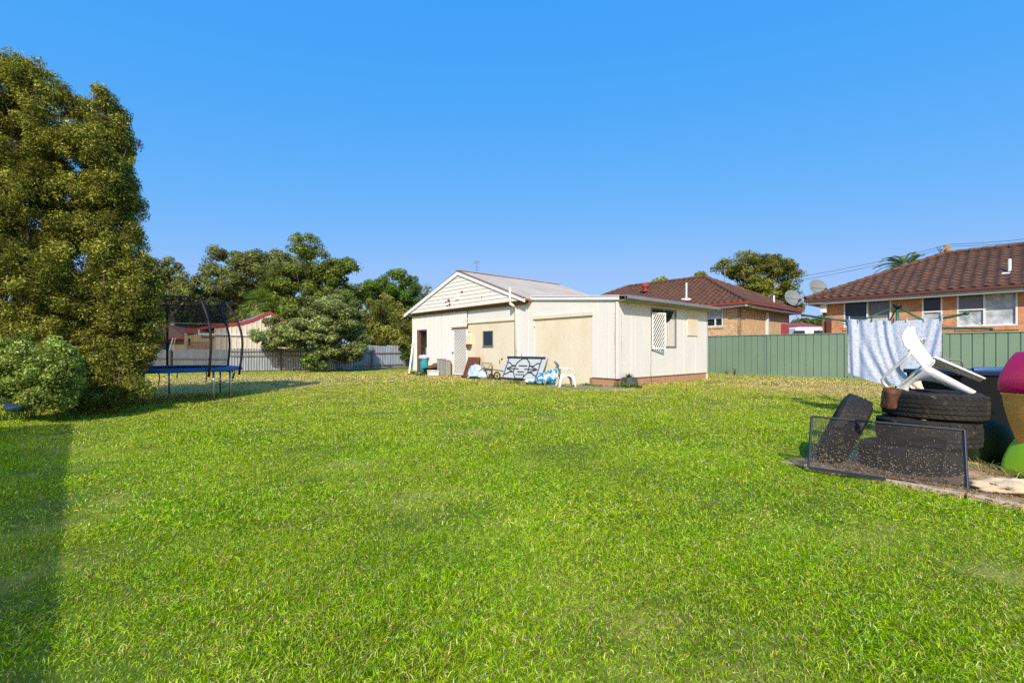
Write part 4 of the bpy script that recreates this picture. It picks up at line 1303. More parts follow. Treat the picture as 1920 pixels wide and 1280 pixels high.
# folding frame with canvas
fc = thing('folding_screen', fwp(910, None, .4, 0), 'small beige canvas screen on a dark frame leaning on the cream panel', 'screen')
q = [fwp(903, 704, .45), fwp(919, 706, .45), fwp(922.5, 681, .1), fwp(903.5, 680, .1)]
mb = MB()
for a, b in ((0, 1), (1, 2), (2, 3), (3, 0), (0, 2), (1, 3)): mb.bar(q[a], q[b], .025, .025)
mb.build('frame', M['greywood'], fc)
mb = MB(); mb.face([p + Vector((0, .02, 0)) for p in q]); mb.build('canvas', M['canvas'], fc, solid=.004)
mb = MB(); mb.bar(fwp(899, 689, .35), fwp(944, 695.5, .3), .035, .035)
tag(mb.build('pole', M['frameblue']), 'long thin dark pole propped between the canvas screen and the ornate gate', 'pole')
# plastic sheet
mb = MB()
c0 = fwp(888, None, .75, .22)
n = 12
def shp(i, j):
    u_, v_ = i/n - .5, j/n - .5
    p = c0 + U * (-u_ * .95) + Vector((0, 0, -v_ * .55 + .06 * mnoise.noise(Vector((u_*6, v_*6, 1))))) - V * (v_ * .35 + .12 * mnoise.noise(Vector((u_*5, v_*5, 3))))
    p.z = max(.02, p.z + .25 * u_ * -1 * 0 - .5 * abs(u_ + .1) * .6 + .1)
    return p
for i in range(n):
    for j in range(n): mb.face([shp(i, j), shp(i+1, j), shp(i+1, j+1), shp(i, j+1)])
tag(mb.build('plastic_sheet', M['palebag'], smooth=True, merge=True, solid=.004), 'crumpled pale blue plastic sheet below the rusty steel sheet', 'sheet')
mb = MB(); mb.blob(fwp(906, None, .8, .15), (.26, .2, .17), .3, 8, flat=.01)
tag(mb.build('bag', M['palebag'], smooth=True), 'clear plastic bag under a black hoop in front of the canvas screen', 'bag')
mb = MB()
c0 = fwp(905, None, .85, .1)
mb.tube([c0 + U * (.3 * math.cos(t_)) + Vector((0, 0, .3 * math.sin(t_))) for t_ in [math.pi * i / 10 for i in range(11)]], .018, 6)
tag(mb.build('hoop', M['black'], smooth=True), 'black bent hoop over the clear plastic bag', 'hoop')
mb = MB(); mb.blob(fwp(893, None, 1.0, .06), (.3, .15, .07), .3, 4, flat=.005)
tag(mb.build('cloth', M['dkgreen'], smooth=True), 'dark green cloth scrap lying under the pale plastic sheet', 'cloth')
mb = MB(); mb.blob(fwp(874, None, .9, .07), (.2, .15, .1), .4, 14, flat=.005)
tag(mb.build('scrap_pile', M['rustcan'], smooth=True), 'small heap of rusty scrap at the foot of the steel sheet', 'scrap')
def wheel(name, label, c, r, axis, group):
    root = thing(name, c, label, 'wheel', group)
    mb = MB(); pts = []
    ax = Vector(axis).normalized(); e1 = Vector((0, 0, 1)); e2 = ax.cross(e1)
    c = Vector(c)
    mb.tube([c + (e1 * math.cos(t_) + e2 * math.sin(t_)) * (r - .025) for t_ in [2*math.pi*i/20 for i in range(21)]], .028, 8, cap=False)
    mb.build('tyre', M['rubber'], root, smooth=True)
    mb = MB()
    for k in range(5):
        t_ = 2*math.pi*k/5; mb.bar(c, c + (e1 * math.cos(t_) + e2 * math.sin(t_)) * (r - .03), .02, .02, up=ax)
    mb.lathe(c - ax * .03, [(.0, 0), (.03, 0), (.03, .06), (0, .06)], 10, axis=ax)
    mb.build('rim', M['rust'], root)
wheel('trolley_wheel', 'small wheel nearer the ornate gate, standing on the path', fwp(932, None, .8, .17), .17, (-.6, -.8, 0), 'small wheels in front of the cream panel')
wheel('trolley_wheel', 'small wheel beside the clear plastic bag', fwp(921, None, .75, .12), .12, (-.3, -.9, 0), 'small wheels in front of the cream panel')

# ornate gate leaning on the wall
gate = thing('ornate_gate', fwp(980, None, .35, 0), 'dark ornate security screen with a central octagon leaning on its side against the wall', 'gate')
ga0, ga1 = FW.a(1012, .3), FW.a(944, .3)
GW = ga1 - ga0; gz0 = .04; gH = 0.88
def GP(u_, v_, o=0.0):   # u 0..1 from left, v 0..1 up
    a_ = ga1 - GW * (u_ + .03 * v_); return P(a_, gz0 + gH * v_, .42 - .34 * v_ + o)
mb = MB()
def gb(pts, w_=.028):
    for a, b in zip(pts[:-1], pts[1:]): mb.bar(GP(*a, .02), GP(*b, .02), .02, w_, up=FW.n)
gb([(-.01, .96), (1.0, .96)], .02); mb.bar(GP(-.02, .97, .02), GP(1.02, .97, .02), .03, .07); mb.bar(GP(-.04, .04, .02), GP(.96, .04, .02), .03, .05)
gb([(.04, .05), (.04, .95)]); gb([(.94, .05), (.94, .95)])
cx, cy = .49, .48
oc = [(cx - .06, .93), (cx - .18, .72), (cx - .2, .34), (cx - .1, .08), (cx + .1, .08), (cx + .2, .34), (cx + .18, .72), (cx + .06, .93)]
gb(oc + [oc[0]], .03)
for s_ in (-1, 1):
    X = lambda t_: cx + s_ * t_
    gb([(X(.45), .74), (X(.38), .74), (X(.30), .62), (X(.2), .62)]); gb([(X(.45), .22), (X(.38), .24), (X(.30), .34), (X(.2), .34)])
    gb([(X(.2), .62), (X(.42), .48), (X(.2), .34)], .02)
    gb([(X(.42), .48), (X(.08), .48)], .022)
gb([(cx - .1, .62), (cx + .12, .62)], .04); gb([(cx - .09, .36), (cx + .09, .36)], .03)
for k in range(5): gb([(cx - .1 + k * .05, .26), (cx - .08 + k * .05, .2)], .03)
mb.build('scrollwork', M['frameblue'], gate)
mb = MB()
q = [GP(-.05, .02), GP(1.04, .02), GP(1.06, 1.03), GP(-.03, 1.03)]
nrm = FW.n * .01
mb.poly([p - nrm for p in q] + [p - nrm * 3 for p in q], [(0, 3, 2, 1), (4, 5, 6, 7), (0, 1, 5, 4), (1, 2, 6, 5), (2, 3, 7, 6), (3, 0, 4, 7)])
mb.build('backing_panel', mat('pale_mesh_panel', (.50, .54, .56), .5, var=.15, vscale=20), gate)
# bags beside the chair
for (nm, lb, x, o_, z_, r_, sd, m_) in (
    ('bag', 'small blue and white plastic bag lying flat, leftmost of the bags by the white chair', 1000, 1.0, .09, (.28, .16, .1), 4, 'bluebag'),
    ('bag', 'large blue and white plastic bag slumped in front of the ornate gate', 1024, .85, .17, (.36, .26, .22), 7, 'bluebag'),
    ('bag', 'upright bulging blue and white bag touching the white chair', 1036, .7, .25, (.2, .18, .28), 12, 'bluebag')):
    mb = MB(); mb.blob(fwp(x, None, o_, z_), r_, .45, sd, n=18, flat=.01)
    tag(mb.build(nm, M[m_], smooth=True), lb, 'bag', 'blue and white bags by the shed')

# monobloc chair, built at the origin: seat faces +X, stands on z=0
def monobloc(label, group=None):
    root = thing('plastic_chair', (0, 0, 0), label, 'chair', group)
    W = .25
    # backrest shell with slats
    mb = MB()
    n = 14; m2 = 10
    def bk(i, j):
        u_ = (j / n - .5) * 2; v_ = i / m2
        half = .18 + .075 * v_ ** 1.5 - .05 * max(0, v_ - .86) * 7 * .3
        y = u_ * half
        x = -.20 - .13 * v_ - .025 * (1 - u_ * u_) + .035 - .045 * max(0, v_ - .8) * 5 * .6
        z = .41 + .43 * v_ - .05 * (u_ * u_) * max(0, v_ - .5) * 2
        return Vector((x, y, z))
    slot = {3, 5, 8, 10}
    for i in range(m2):
        for j in range(n):
            mb.face([bk(i, j), bk(i, j+1), bk(i+1, j+1), bk(i+1, j)])
    mb.build('backrest', M['plastic'], root, smooth=True, merge=True, solid=.008)
    mb = MB()
    for k in range(-3, 4):
        if k == 0: continue
        u0 = k / 4.2
        pts = []
        for i in range(2, 9):
            v_ = i / m2; half = (.155 + .085 * v_ ** 1.5)
            y = u0 * half * .8; u_ = u0 * .8
            pts.append(Vector((-.20 - .13 * v_ - .025 * (1 - u_ * u_) + .035 - .0055, y, .41 + .43 * v_)))
        mb.tube(pts, .0035, 4)
    mb.build('groove_shade_lines', M['slotdark'], root)  # darker plastic lines; the shade in the grooves is put into their colour
    # seat
    mb = MB(); n = 10
    def st(i, j):
        x = -.19 + .40 * i / n; u_ = (j / n - .5) * 2
        hw = .20 + .03 * i / n
        return Vector((x, u_ * hw, .42 - .018 * (1 - u_ * u_) + .03 * u_ ** 4 - .035 * max(0, i / n - .75) * 4 * (i / n)))
    for i in range(n):
        for j in range(n): mb.face([st(i, j), st(i+1, j), st(i+1, j+1), st(i, j+1)])
    mb.build('seat', M['plastic'], root, smooth=True, merge=True, solid=.008)
    # legs: L-section tapered, arched skirt between front and rear on each side
    for s_ in (-1, 1):
        mb = MB()
        n = 16
        y = lambda x: s_ * (.215 + .02 * (x + .2))
        pr = None
        for i in range(n + 1):       # side skirt between the legs, arched below
            f = i/n; x = -.20 + .41 * f
            zb = .385 - .22 * abs(2 * f - 1) ** 2.2
            p = (Vector((x, y(x), .425)), Vector((x, y(x) + s_ * .012, zb)))
            if pr: mb.face([pr[0], p[0], p[1], pr[1]])
            pr = p
        mb.build('side_skirt', M['plastic'], root, smooth=True, merge=True, solid=.008)
    def leg(x0, y0, x1, y1, wx, wy, ztop):
        mb = MB(); n = 6
        rows = []
        for i in range(n + 1):
            f = i/n; z = ztop * (1 - f); x = x0 + (x1 - x0) * f; y = y0 + (y1 - y0) * f; k = 1 - .45 * f
            sx = 1 if x1 > x0 else -1; sy = 1 if y1 > 0 else -1
            c = Vector((x, y, z))
            rows.append([c + Vector((-sx * wx * k, 0, 0)), c + Vector((-sx * wx * k * .3, sy * .008, 0)), c + Vector((0, 0, 0)) , c + Vector((sx * .004, -sy * wy * k * .4, 0)), c + Vector((0, -sy * wy * k, 0))])
        for a, b in zip(rows[:-1], rows[1:]):
            for k in range(4): mb.face([a[k], a[k+1], b[k+1], b[k]])
        mb.build('leg', M['plastic'], root, smooth=True, merge=True, solid=.008)
    for s_ in (-1, 1):
        leg(.215, s_ * .225, .27, s_ * .25, .075, .06, .43)
        leg(-.205, s_ * .205, -.30, s_ * .24, .11, .06, .45)
    # arm rests: flat bands from the back sides forward, then turning down into the front legs
    for s_ in (-1, 1):
        mb = MB(); pr = None
        pts = [(-.27, .195, .66), (-.25, .225, .64), (-.2, .243, .625), (-.1, .25, .62), (.04, .255, .617), (.12, .255, .612), (.165, .253, .595), (.19, .25, .56), (.205, .245, .50), (.21, .235, .42)]
        def cr(t_):
            k = min(int(t_), len(pts) - 2); f = t_ - k
            return Vector(pts[k]).lerp(Vector(pts[k+1]), f)
        N = 27
        for i in range(N + 1):
            t_ = i / N * (len(pts) - 1)
            c = cr(t_); c.y *= s_
            tn = (cr(min(t_ + .1, len(pts)-1)) - cr(max(t_ - .1, 0))).normalized()
            up = Vector((-tn.z, 0, tn.x)).normalized()
            wdt = .034
            p = (c + Vector((0, -s_ * wdt, 0)) - up * .006, c + up * .004, c + Vector((0, s_ * wdt, 0)), c + Vector((0, s_ * wdt, 0)) - up * .024)
            if pr:
                for k in range(3): mb.face([pr[k], pr[k+1], p[k+1], p[k]])
            pr = p
        mb.build('armrest', M['plastic'], root, smooth=True, merge=True, solid=.006)
    return root
chair1 = monobloc('white plastic garden chair standing on the grass by the bags at the shed', 'white plastic garden chairs')
cp = gp(1061, 727)
chair1.location = (cp.x, cp.y, 0); chair1.rotation_euler = (0, 0, R(8))
chair2 = copy_tree(chair1)
chair2['label'] = 'white plastic garden chair tipped forward on top of the tyre stack'

# planter stump at shed corner
mb = MB()
q = gp(1180, 726)
sb_ = q
mb.lathe((q.x, q.y, -.02), [(.0, 0), (.27, 0), (.25, .15), (.20, .34), (.16, .34), (.15, .28), (0, .28)], 9, fn=lambda an, h: 1 + .18 * math.sin(an * 3 + 1) + .08 * math.sin(an * 5))
tag(mb.build('planter', M['black'] if False else mat('weathered_grey_planter', (.075, .085, .08), .8, var=.3, bump=.4)), 'dark grey broken planter standing at the corner of the shed', 'planter')
def vp(x, y, dz=0): 
    p = gp(x, y); return Vector((p.x, p.y, gz(p.x, p.y) + dz))
tuftplant('weed', 'weed growing out of the dark planter at the shed corner', Vector((q.x, q.y, .26)), 60, .3, .12, GR + DRYG[:1], w=.02, seed=2, group='weeds along the shed')
for i, (x, y, h, lb) in enumerate(((1100, 724, .16, 'low weed at the foot of the plain cream panel'), (1120, 726, .14, 'low weed left of the brick base corner'), (1168, 728, .25, 'weed on the left of the dark planter'), (1193, 728, .2, 'weed on the right of the dark planter'), (777, 701, .35, 'long grass tuft at the left end of the shed'), (789, 704, .3, 'long grass tuft by the open doorway'), (970, 718, .15, 'low weed under the ornate gate'))):
    tuftplant('weed', lb, vp(x, y), 90, h, .45, GR, w=.02, seed=10 + i, group='weeds along the shed')

# ------------------------------------------------------------------ left fence, corrugated iron
def corrugated_fence(label, p0, p1, h, rails, posts, seed, postw=.12):
    p0, p1 = Vector(p0), Vector(p1)
    d = Vector((p1.x - p0.x, p1.y - p0.y, 0)); L = d.length; d.normalize()
    nrm = Vector((d.y, -d.x, 0))
    if nrm.y > 0: nrm = -nrm
    z0 = lambda t_: p0.z + (p1.z - p0.z) * t_ / L
    root = thing('corrugated_fence', p0, label, 'fence', 'corrugated iron fence runs')
    r = random.Random(seed)
    mb = MB()
    def PP(a, z, o): q = p0 + d * a; return Vector((q.x, q.y, z)) + nrm * o
    a = 0
    while a < L:
        b = min(L, a + .76); dz_ = r.uniform(-.03, .03); o_ = r.uniform(0, .012)
        ribs(mb, lambda a_, z, o: PP(a_, z, o + o_), a, b, z0(a) - .02, z0(a) + h + dz_, [(i/6, .022 * math.cos(2*math.pi*i/6)) for i in range(6)], .15)
        a = b
    mb.build('iron_sheeting', M['galv'], root)
    for rz_ in rails:
        mb = MB(); mb.bar(PP(0, z0(0) + rz_, .045), PP(L, z0(L) + rz_, .045), .045, .08); mb.build('rail', M['greywood'], root)
    for t_ in posts:
        mb = MB(); mb.bar(PP(t_, z0(t_) - .1, .13), PP(t_, z0(t_) + h * .97, .13), postw, postw, up=d); mb.build('post', M['greywood'], root, bevel=.01)
    return root
fa = px(225, 690, 28); fa.z = -.05
fb = px(428, 692, 28); fb.z = -.1
fc_ = px(660, 690, 32); fc_.z = -.18
fd = px(775, 684, 36.5); fd.z = -.15
fl = Vector((-27, 24.5, -.05))
corrugated_fence('corrugated iron fence run at the far left, behind the conifers', fl, fa, 1.28, [.72], [.1, 1.2], 6)
corrugated_fence('corrugated iron fence run seen through the trampoline net, with one rail', fa, fb, 1.28, [.72], [.1, 3.2], 3)
corrugated_fence('corrugated iron fence run between the trampoline and the spreading tree', fb, fc_, 1.38, [.92, 1.2], [2.8, 6.4], 4)
corrugated_fence('shaded corrugated iron fence run between the spreading tree and the shed', fc_, fd, 1.65, [1.1, .2], [1.6, 4.6], 5)
# ivy-like shrub at the end of the fence
p = px(762, 690, 35.5)
tree('shrub', 'dark climbing shrub on the fence just left of the shed', (p.x, p.y - .2, -.1), [pb(757, 662, 9, 20, 35.5), pb(766, 668, 7, 18, 35.5)], 2200, .15, DARKG, trunk_r=.04, seed=61, rc=.3, clumps=20, cat='shrub')

# neighbour's steel shed with wavy red verge
NS = thing('steel_shed', px(500, 690, 34) * Vector((1, 1, 0)), 'beige ribbed steel shed with a red roof edge behind the corrugated fence', 'shed')
N0 = px(390, 640, 33.5); N1 = px(560, 640, 37.5)
N0.z = N1.z = 0
nd = (N1 - N0); NL = nd.length; nd.normalize()
NF = Fr(N0, nd, (nd.y, -nd.x))
verge = [(346, 622), (400, 612), (450, 607), (475, 600), (500, 588), (506, 587), (525, 597)]
def vz(a):
    # height profile of the verge from the photo columns
    x = 960 + F * NF.P(a, 0).x / NF.P(a, 0).y
    for (xa, ya), (xb, yb) in zip(verge[:-1], verge[1:]):
        if x <= xb: 
            f = (x - xa) / (xb - xa); yy = ya + (yb - ya) * f; break
    else:
        yy = verge[-1][1] + (x - verge[-1][0]) * .75
    return EYE - (yy - HZ) / F * NF.P(a, 0).y
mb = MB()
SR = [(0, 0), (.14, 0), (.2, .03), (.34, .03), (.40, 0), (.9, 0)]
aL, aR = NF.a(402), NF.a(560)
ribs(mb, NF.P, aL, aR, -.2, 0, SR, .34, top=vz)
mb.build('ribbed_wall', M['beige'], NS)
mb = MB()
xs_ = [346, 375, 400, 425, 450, 463, 475, 488, 500, 506, 515, 525, 545]
for xa, xb in zip(xs_[:-1], xs_[1:]):
    a0, a1 = NF.a(xa), NF.a(xb)
    mb.bar(NF.P(a0, vz(a0) + .02, .06), NF.P(a1, vz(a1) + .02, .06), .05, .2)
mb.build('roof_edge', M['redsteel'], NS)
mb = MB()
for xa, xb in zip(xs_[:-1], xs_[1:]):
    a0, a1 = NF.a(xa), NF.a(xb)
    mb.face([NF.P(a0, vz(a0) + .1, .04), NF.P(a1, vz(a1) + .1, .04), NF.P(a1, vz(a1) + .16, -5), NF.P(a0, vz(a0) + .16, -5)])
mb.build('roof', M['bluesky'], NS, solid=.02)
mb = MB()
NF.box(mb, NF.a(346), NF.a(402), -.2, EYE + (HZ - 624) / F * 33, -.3, -.1)
mb.build('brick_wall', M['beigebrick'], NS)
mb = MB(); NF.box(mb, NF.a(353), NF.a(357), 1.5, 2.0, -.1, -.08); mb.build('window', M['dark'], NS)
mb = MB()
mb.bar(NF.P(NF.a(373), NF.z(373, 626), .1), NF.P(NF.a(487), NF.z(487, 629), .1), .05, .1)
mb.bar(NF.P(NF.a(373), NF.z(373, 618), .1), NF.P(NF.a(373), NF.z(373, 628), .1), .06, .06)
mb.build('gutter_pipe', M['white'], NS)
# lattice top on the fence
mb = MB()
LF = Fr(fa + Vector((0, .15, 0)), (fb - fa).normalized(), (0, -1))
la, lb_ = LF.a(350), LF.a(392)
lattice(mb, LF.P, la, lb_, 1.28, 1.62, .16, .03, 0)
for (a0, a1, z0, z1) in ((la, lb_, 1.62, 1.66), (la, lb_, 1.24, 1.28)): LF.box(mb, a0, a1, z0, z1, -.01, .015)
tag(mb.build('lattice', M['darkwood'], solid=.01), 'dark timber lattice strip rising above the fence behind the trampoline', 'lattice')
# brown roofed house behind
HB = thing('house', px(315, 690, 44) * Vector((1, 1, 0)), 'far house with a brown tiled roof and red gutter seen through the trampoline net', 'house')
p0, p1, p2 = px(255, 633, 42), px(347, 631, 42), px(312, 607, 46)
mb = MB(); back = Vector((0, 7, 0))
p3 = px(250, 605, 46)
mb.face([p0, p1, p2, p3]); mb.face([p1, p1 + back, p2 + back * .3, p2]); mb.face([p3, p2, p2 + back * .3, p3 + back * .3]); mb.face([p0 + back, p3 + back * .3, p2 + back * .3, p1 + back])
mb.build('roof', M['houseroof'], HB, solid=.05)
mb = MB(); mb.bar(p0 - Vector((0, 0, .12)), p1 - Vector((0, 0, .12)), .1, .16); mb.build('gutter', M['redsteel'], HB)
mb = MB()
mb.box(p0.x + .5, 42.6, -.2, p1.x - .4, 48, p0.z - .1); mb.build('wall', M['brickyellow'], HB)
mb = MB(); mb.box(p1.x - 3.5, 42.5, 1.0, p1.x - 1.9, 42.58, 2.1); mb.build('window', M['glass'], HB)
# white pipes of a swing set behind the fence
mb = MB()
mb.bar(px(318, 655, 31), px(325, 633, 31), .05, .05); mb.bar(px(325, 650, 31), px(330, 632, 31), .025, .025)
for (a_, b_) in (((318, 690), (318, 655)), ((325, 690), (325, 650))):
    mb.bar(px(*a_, 31), px(*b_, 31), .04, .04)
tag(mb.build('white_posts', M['white']), 'pair of thin white posts leaning behind the fence in front of the far house', 'posts')
# power line behind the fence
def cable(name, label, a, b, sag, r=.02, group='overhead cables', m='wire'):
    mb = MB(); a, b = Vector(a), Vector(b)
    mb.tube([a.lerp(b, i/24) - Vector((0, 0, sag * 4 * (i/24) * (1 - i/24))) for i in range(25)], r, 5)
    return tag(mb.build(name, M[m]), label, 'cable', group)
cable('cable', 'pale overhead cable behind the trampoline enclosure, left of the steel shed', px(180, 594, 40), px(465, 606, 44), .25, .022, m='gumbark')

# ------------------------------------------------------------------ trampoline
TC = Vector((-8.3, 10.95, 0)); TR = 1.5; TZ = .72
tr = thing('trampoline', TC, 'round trampoline with blue padding and black safety net beside the conifers', 'trampoline')
def ring(c, r, z, n=48): return [Vector((c.x + r * math.cos(2*math.pi*i/n), c.y + r * math.sin(2*math.pi*i/n), z)) for i in range(n + 1)]
mb = MB(); mb.tube(ring(TC, TR, TZ), .024, 8, cap=False); mb.build('frame_ring', M['steel'], tr, smooth=True)
mb = MB(); mb.lathe(TC + Vector((0, 0, TZ)), [(0, .0), (TR - .28, 0.0)], 40); mb.build('jumping_mat', M['black'], tr, solid=.004)
mb = MB(); mb.lathe(TC + Vector((0, 0, TZ + .03)), [(TR - .30, .012), (TR - .15, .028), (TR + .03, .012), (TR + .05, -.06), (TR + .03, -.06), (TR + .01, -.005), (TR - .15, .008), (TR - .30, -.004), (TR - .30, .012)], 40)
mb.build('safety_pad', M['blue'], tr, smooth=True)
for (x, y) in ((268, 762), (439, 748), (407, 738), (317, 738), (208, 750), (393, 752)):
    p = gp(x, y); v_ = Vector((p.x - TC.x, p.y - TC.y, 0)).normalized(); q = TC + v_ * (TR - .02)
    mb = MB(); mb.tube([Vector((q.x, q.y, TZ)), Vector((q.x, q.y, gz(q.x, q.y) - .02))], .022, 8)
    mb.build('leg', M['steel'], tr, smooth=True)
ptops = []
for k, an in enumerate((-25, 10, 72, 128, 190, 245)):
    e = Vector((math.cos(R(an)), math.sin(R(an)), 0)); pts = []
    for i in range(13):
        f = i/12; z = .58 + 1.79 * f
        rr = TR + .07 + .10 * math.sin(f * 2.2) - .50 * max(0, f - .35) ** 2 * 1.9
        q = TC + e * rr; pts.append(Vector((q.x, q.y, z)))
    mb = MB(); mb.tube(pts, .027, 8); mb.build('net_pole', M['foam'], tr, smooth=True)
    ptops.append((pts[-1], pts))
rt = (ptops[0][0] - Vector((TC.x, TC.y, ptops[0][0].z))).length
mb = MB(); mb.tube(ring(TC, rt, 2.37), .014, 6, cap=False); mb.build('top_rope', M['foam'], tr)
mb = MB()
prof = []
for i in range(9):
    f = i/8; prof.append((TR - .28 + (rt - TR + .28) * f, TZ + .02 + (2.36 - TZ - .02) * f))
mb.lathe(TC, prof, 40); mb.build('safety_net', M['net'], tr, smooth=True)
for k in range(10):
    mb = MB(); an = k * .63 + .2; q = TC + Vector((math.cos(an), math.sin(an), 0)) * (TR - .1)
    mb.tube([Vector((q.x, q.y, TZ - .02)), Vector((q.x + .03, q.y, TZ - .12)), Vector((q.x, q.y, TZ - .28))], .012, 5)
    mb.build('hanging_strap', M['black'], tr)

q = gp(735, 718); q.z = gz(q.x, q.y) + .02
mb = MB(); mb.lathe(q, [(0, 0), (.07, 0), (.12, .05), (.125, .05), (.07, .008), (0, .008)], 20)
tag(mb.build('dish', mat('pale_green_plastic', (.35, .42, .25), .5), smooth=True), 'small pale green dish lying on the lawn left of the shed', 'dish')
# dark blue tarp under the shrub
mb = MB(); mb.blob(gp(10, 778) + Vector((-.1, .3, .1)), (.2, .2, .08), .4, 6, flat=.01)
tag(mb.build('tarp', mat('blue_tarp', (.012, .03, .09), .7), smooth=True), 'blue crumpled tarp lying in the shade under the round shrub', 'tarp')
for i, (x, y, lb) in enumerate(((30, 788, 'long grass tuft in front of the blue tarp'), (5, 790, 'long grass tuft at the left edge of the lawn below the shrub'), (130, 786, 'thin grass tuft at the right foot of the round shrub'), (55, 786, 'long grass tuft under the middle of the round shrub'))):
    tuftplant('grass_tuft', lb, vp(x, y), 40, .28, .3, GR, w=.012, seed=40 + i, cat='grass tuft', group='grass tufts below the conifers', lean=.45)

# ------------------------------------------------------------------ green fence right
FN = Vector((10.06, 22.5, 0)); FDn = -U     # runs right and towards the camera
GF = Fr(FN, (FDn.x, FDn.y), (-V.x, -V.y))
def green_fence(label, a0, a1, zt, zb, posts):
    root = thing('steel_fence', GF.P((a0 + a1)/2, zb), label, 'fence', 'green steel fence runs')
    mb = MB()
    PF = [(0, 0), (.04, -.028), (.10, -.028), (.14, 0), (.98, 0)]
    ribs(mb, GF.P, a0, a1, zb - .03, zt - .03, PF, .28)
    mb.build('panel', M['green'], root, solid=.003)
    mb = MB(); GF.box(mb, a0, a1, zt - .035, zt, -.035, .03); GF.box(mb, a0, a1, zb - .06, zb + .03, -.035, .028)
    mb.build('rail', M['green'], root, bevel=.004)
    for a_ in posts:
        mb = MB(); GF.box(mb, a_ - .035, a_ + .035, zb - .1, zt + .004, -.04, .036); mb.build('post', M['green'], root)
    return root
aS = GF.a(1588)
green_fence('green ribbed steel fence run between the shed and the clothesline', GF.a(1322), aS, 1.88, 0.02, [GF.a(1440), aS - .03])
green_fence('lower green ribbed steel fence run behind the pots and tyres', aS + .04, aS + 16, 1.80, 0.02, [GF.a(1770), aS + 9.5])
# weeds at the fence
for i, (x, y, h, lb) in enumerate(((1378, 703, .5, 'tall reddish weed against the green fence'), (1362, 702, .35, 'green weed against the fence near the shed'))):
    tuftplant('weed', lb, vp(x, y), 14, h, .12, GR if i else [(.3, .12, .04), (.12, .15, .03)], w=.02, seed=50 + i, group='weeds along the green fence', lean=.25)
mb = MB(); mb.blob(vp(1394, 701, .06), (.16, .12, .08), .4, 3, flat=0)
tag(mb.build('stone', M['concrete'], smooth=True), 'pale stone at the foot of the green fence', 'stone')

# ------------------------------------------------------------------ tiled roofs
def tileplane(mb, O, e, s, rows, tw=.30, tl=.34, amp=.045, step=.035):
    """O: eave start; e: unit along eave; s: unit up the slope; rows: f(v)->(u0,u1); v in metres"""
    nrm = e.cross(s).normalized()
    if nrm.z < 0: nrm = -nrm
    H = rows['h']; ext_ = rows['f']
    nv = int(math.ceil(H / tl)); sub_ = 6
    for j in range(nv):
        v0, v1 = j * tl, min(H, (j + 1) * tl)
        if v1 - v0 < .02: continue
        u0a, u1a = ext_(v0); u0b, u1b = ext_(v1)
        umin, umax = min(u0a, u0b), max(u1a, u1b)
        k0 = math.floor(umin / tw * sub_); k1 = math.ceil(umax / tw * sub_)
        us = [k * tw / sub_ for k in range(k0, k1 + 1)]
        def prof(u):
            f = (u / tw) % 1.0
            return amp * (math.sin(math.pi * f / .6) if f < .6 else -.35 * math.sin(math.pi * (f - .6) / .4))
        for a, b in zip(us[:-1], us[1:]):
            p = []
            for (u, v, ex, lift) in ((a, v0, (u0a, u1a), step), (b, v0, (u0a, u1a), step), (b, v1, (u0b, u1b), 0), (a, v1, (u0b, u1b), 0)):
                uc = min(max(u, ex[0]), ex[1])
                p.append(O + e * uc + s * v + nrm * (prof(u) + lift))
            if (p[0] - p[1]).length < 1e-4 and (p[2] - p[3]).length < 1e-4: continue
            mb.face(p)
            # small front lip
            q0 = p[0] - nrm * step; q1 = p[1] - nrm * step
            if (p[0] - p[1]).length > 1e-4: mb.face([q0, q1, p[1], p[0]])

def hiproof(root, c, e, w, Lx, Ly, z0, zr, m, ov=.55, inset=None, tw=.3, capm=None):
    """c: near corner of the walls; e: unit along the long side (Lx); w: unit along the short side (Ly)"""
    e, w = Vector(e), Vector(w)
    O = Vector((c[0], c[1], z0)) - e * ov - w * ov
    A_, B_ = Lx + 2*ov, Ly + 2*ov
    ins = B_ / 2 if inset is None else inset
    rise = zr - z0
    mb = MB()
    hs_ = math.hypot(B_/2, rise)
    s1 = (w * (B_/2) + Vector((0, 0, rise))) / hs_
    f = lambda v: (ins * v / hs_, A_ - ins * v / hs_)
    tileplane(mb, O, e, s1, {'h': hs_, 'f': f}, tw)
    s2 = (-w * (B_/2) + Vector((0, 0, rise))) / hs_
    tileplane(mb, O + w * B_, e, s2, {'h': hs_, 'f': f}, tw)
    he = math.hypot(ins, rise)
    s3 = (e * ins + Vector((0, 0, rise))) / he
    f2 = lambda v: (B_/2 * v / he, B_ - B_/2 * v / he)
    tileplane(mb, O, w, s3, {'h': he, 'f': f2}, tw)
    s4 = (-e * ins + Vector((0, 0, rise))) / he
    tileplane(mb, O + e * A_, w, s4, {'h': he, 'f': f2}, tw)
    rf = mb.build('roof', m, root)
    mb = MB()
    R0 = O + e * ins + w * B_/2 + Vector((0, 0, rise + .05)); R1 = O + e * (A_ - ins) + w * B_/2 + Vector((0, 0, rise + .05))
    def cap(a, b):
        L = (b - a).length; n_ = max(2, int(L / .4)); pts = []; rs = []
        for i in range(n_):
            pts += [a.lerp(b, i/n_), a.lerp(b, (i + .96)/n_)]; rs += [.115, .085]
        mb.tube(pts, rs, 8)
    up_ = Vector((0, 0, .05))
    cap(R0, R1); cap(O + up_, R0); cap(O + w * B_ + up_, R0); cap(O + e * A_ + up_, R1); cap(O + e * A_ + w * B_ + up_, R1)
    mb.build('ridge_tiles', m, rf)
    # gutters, fascia, soffit
    cs = [O, O + e * A_, O + e * A_ + w * B_, O + w * B_]
    return cs, rf

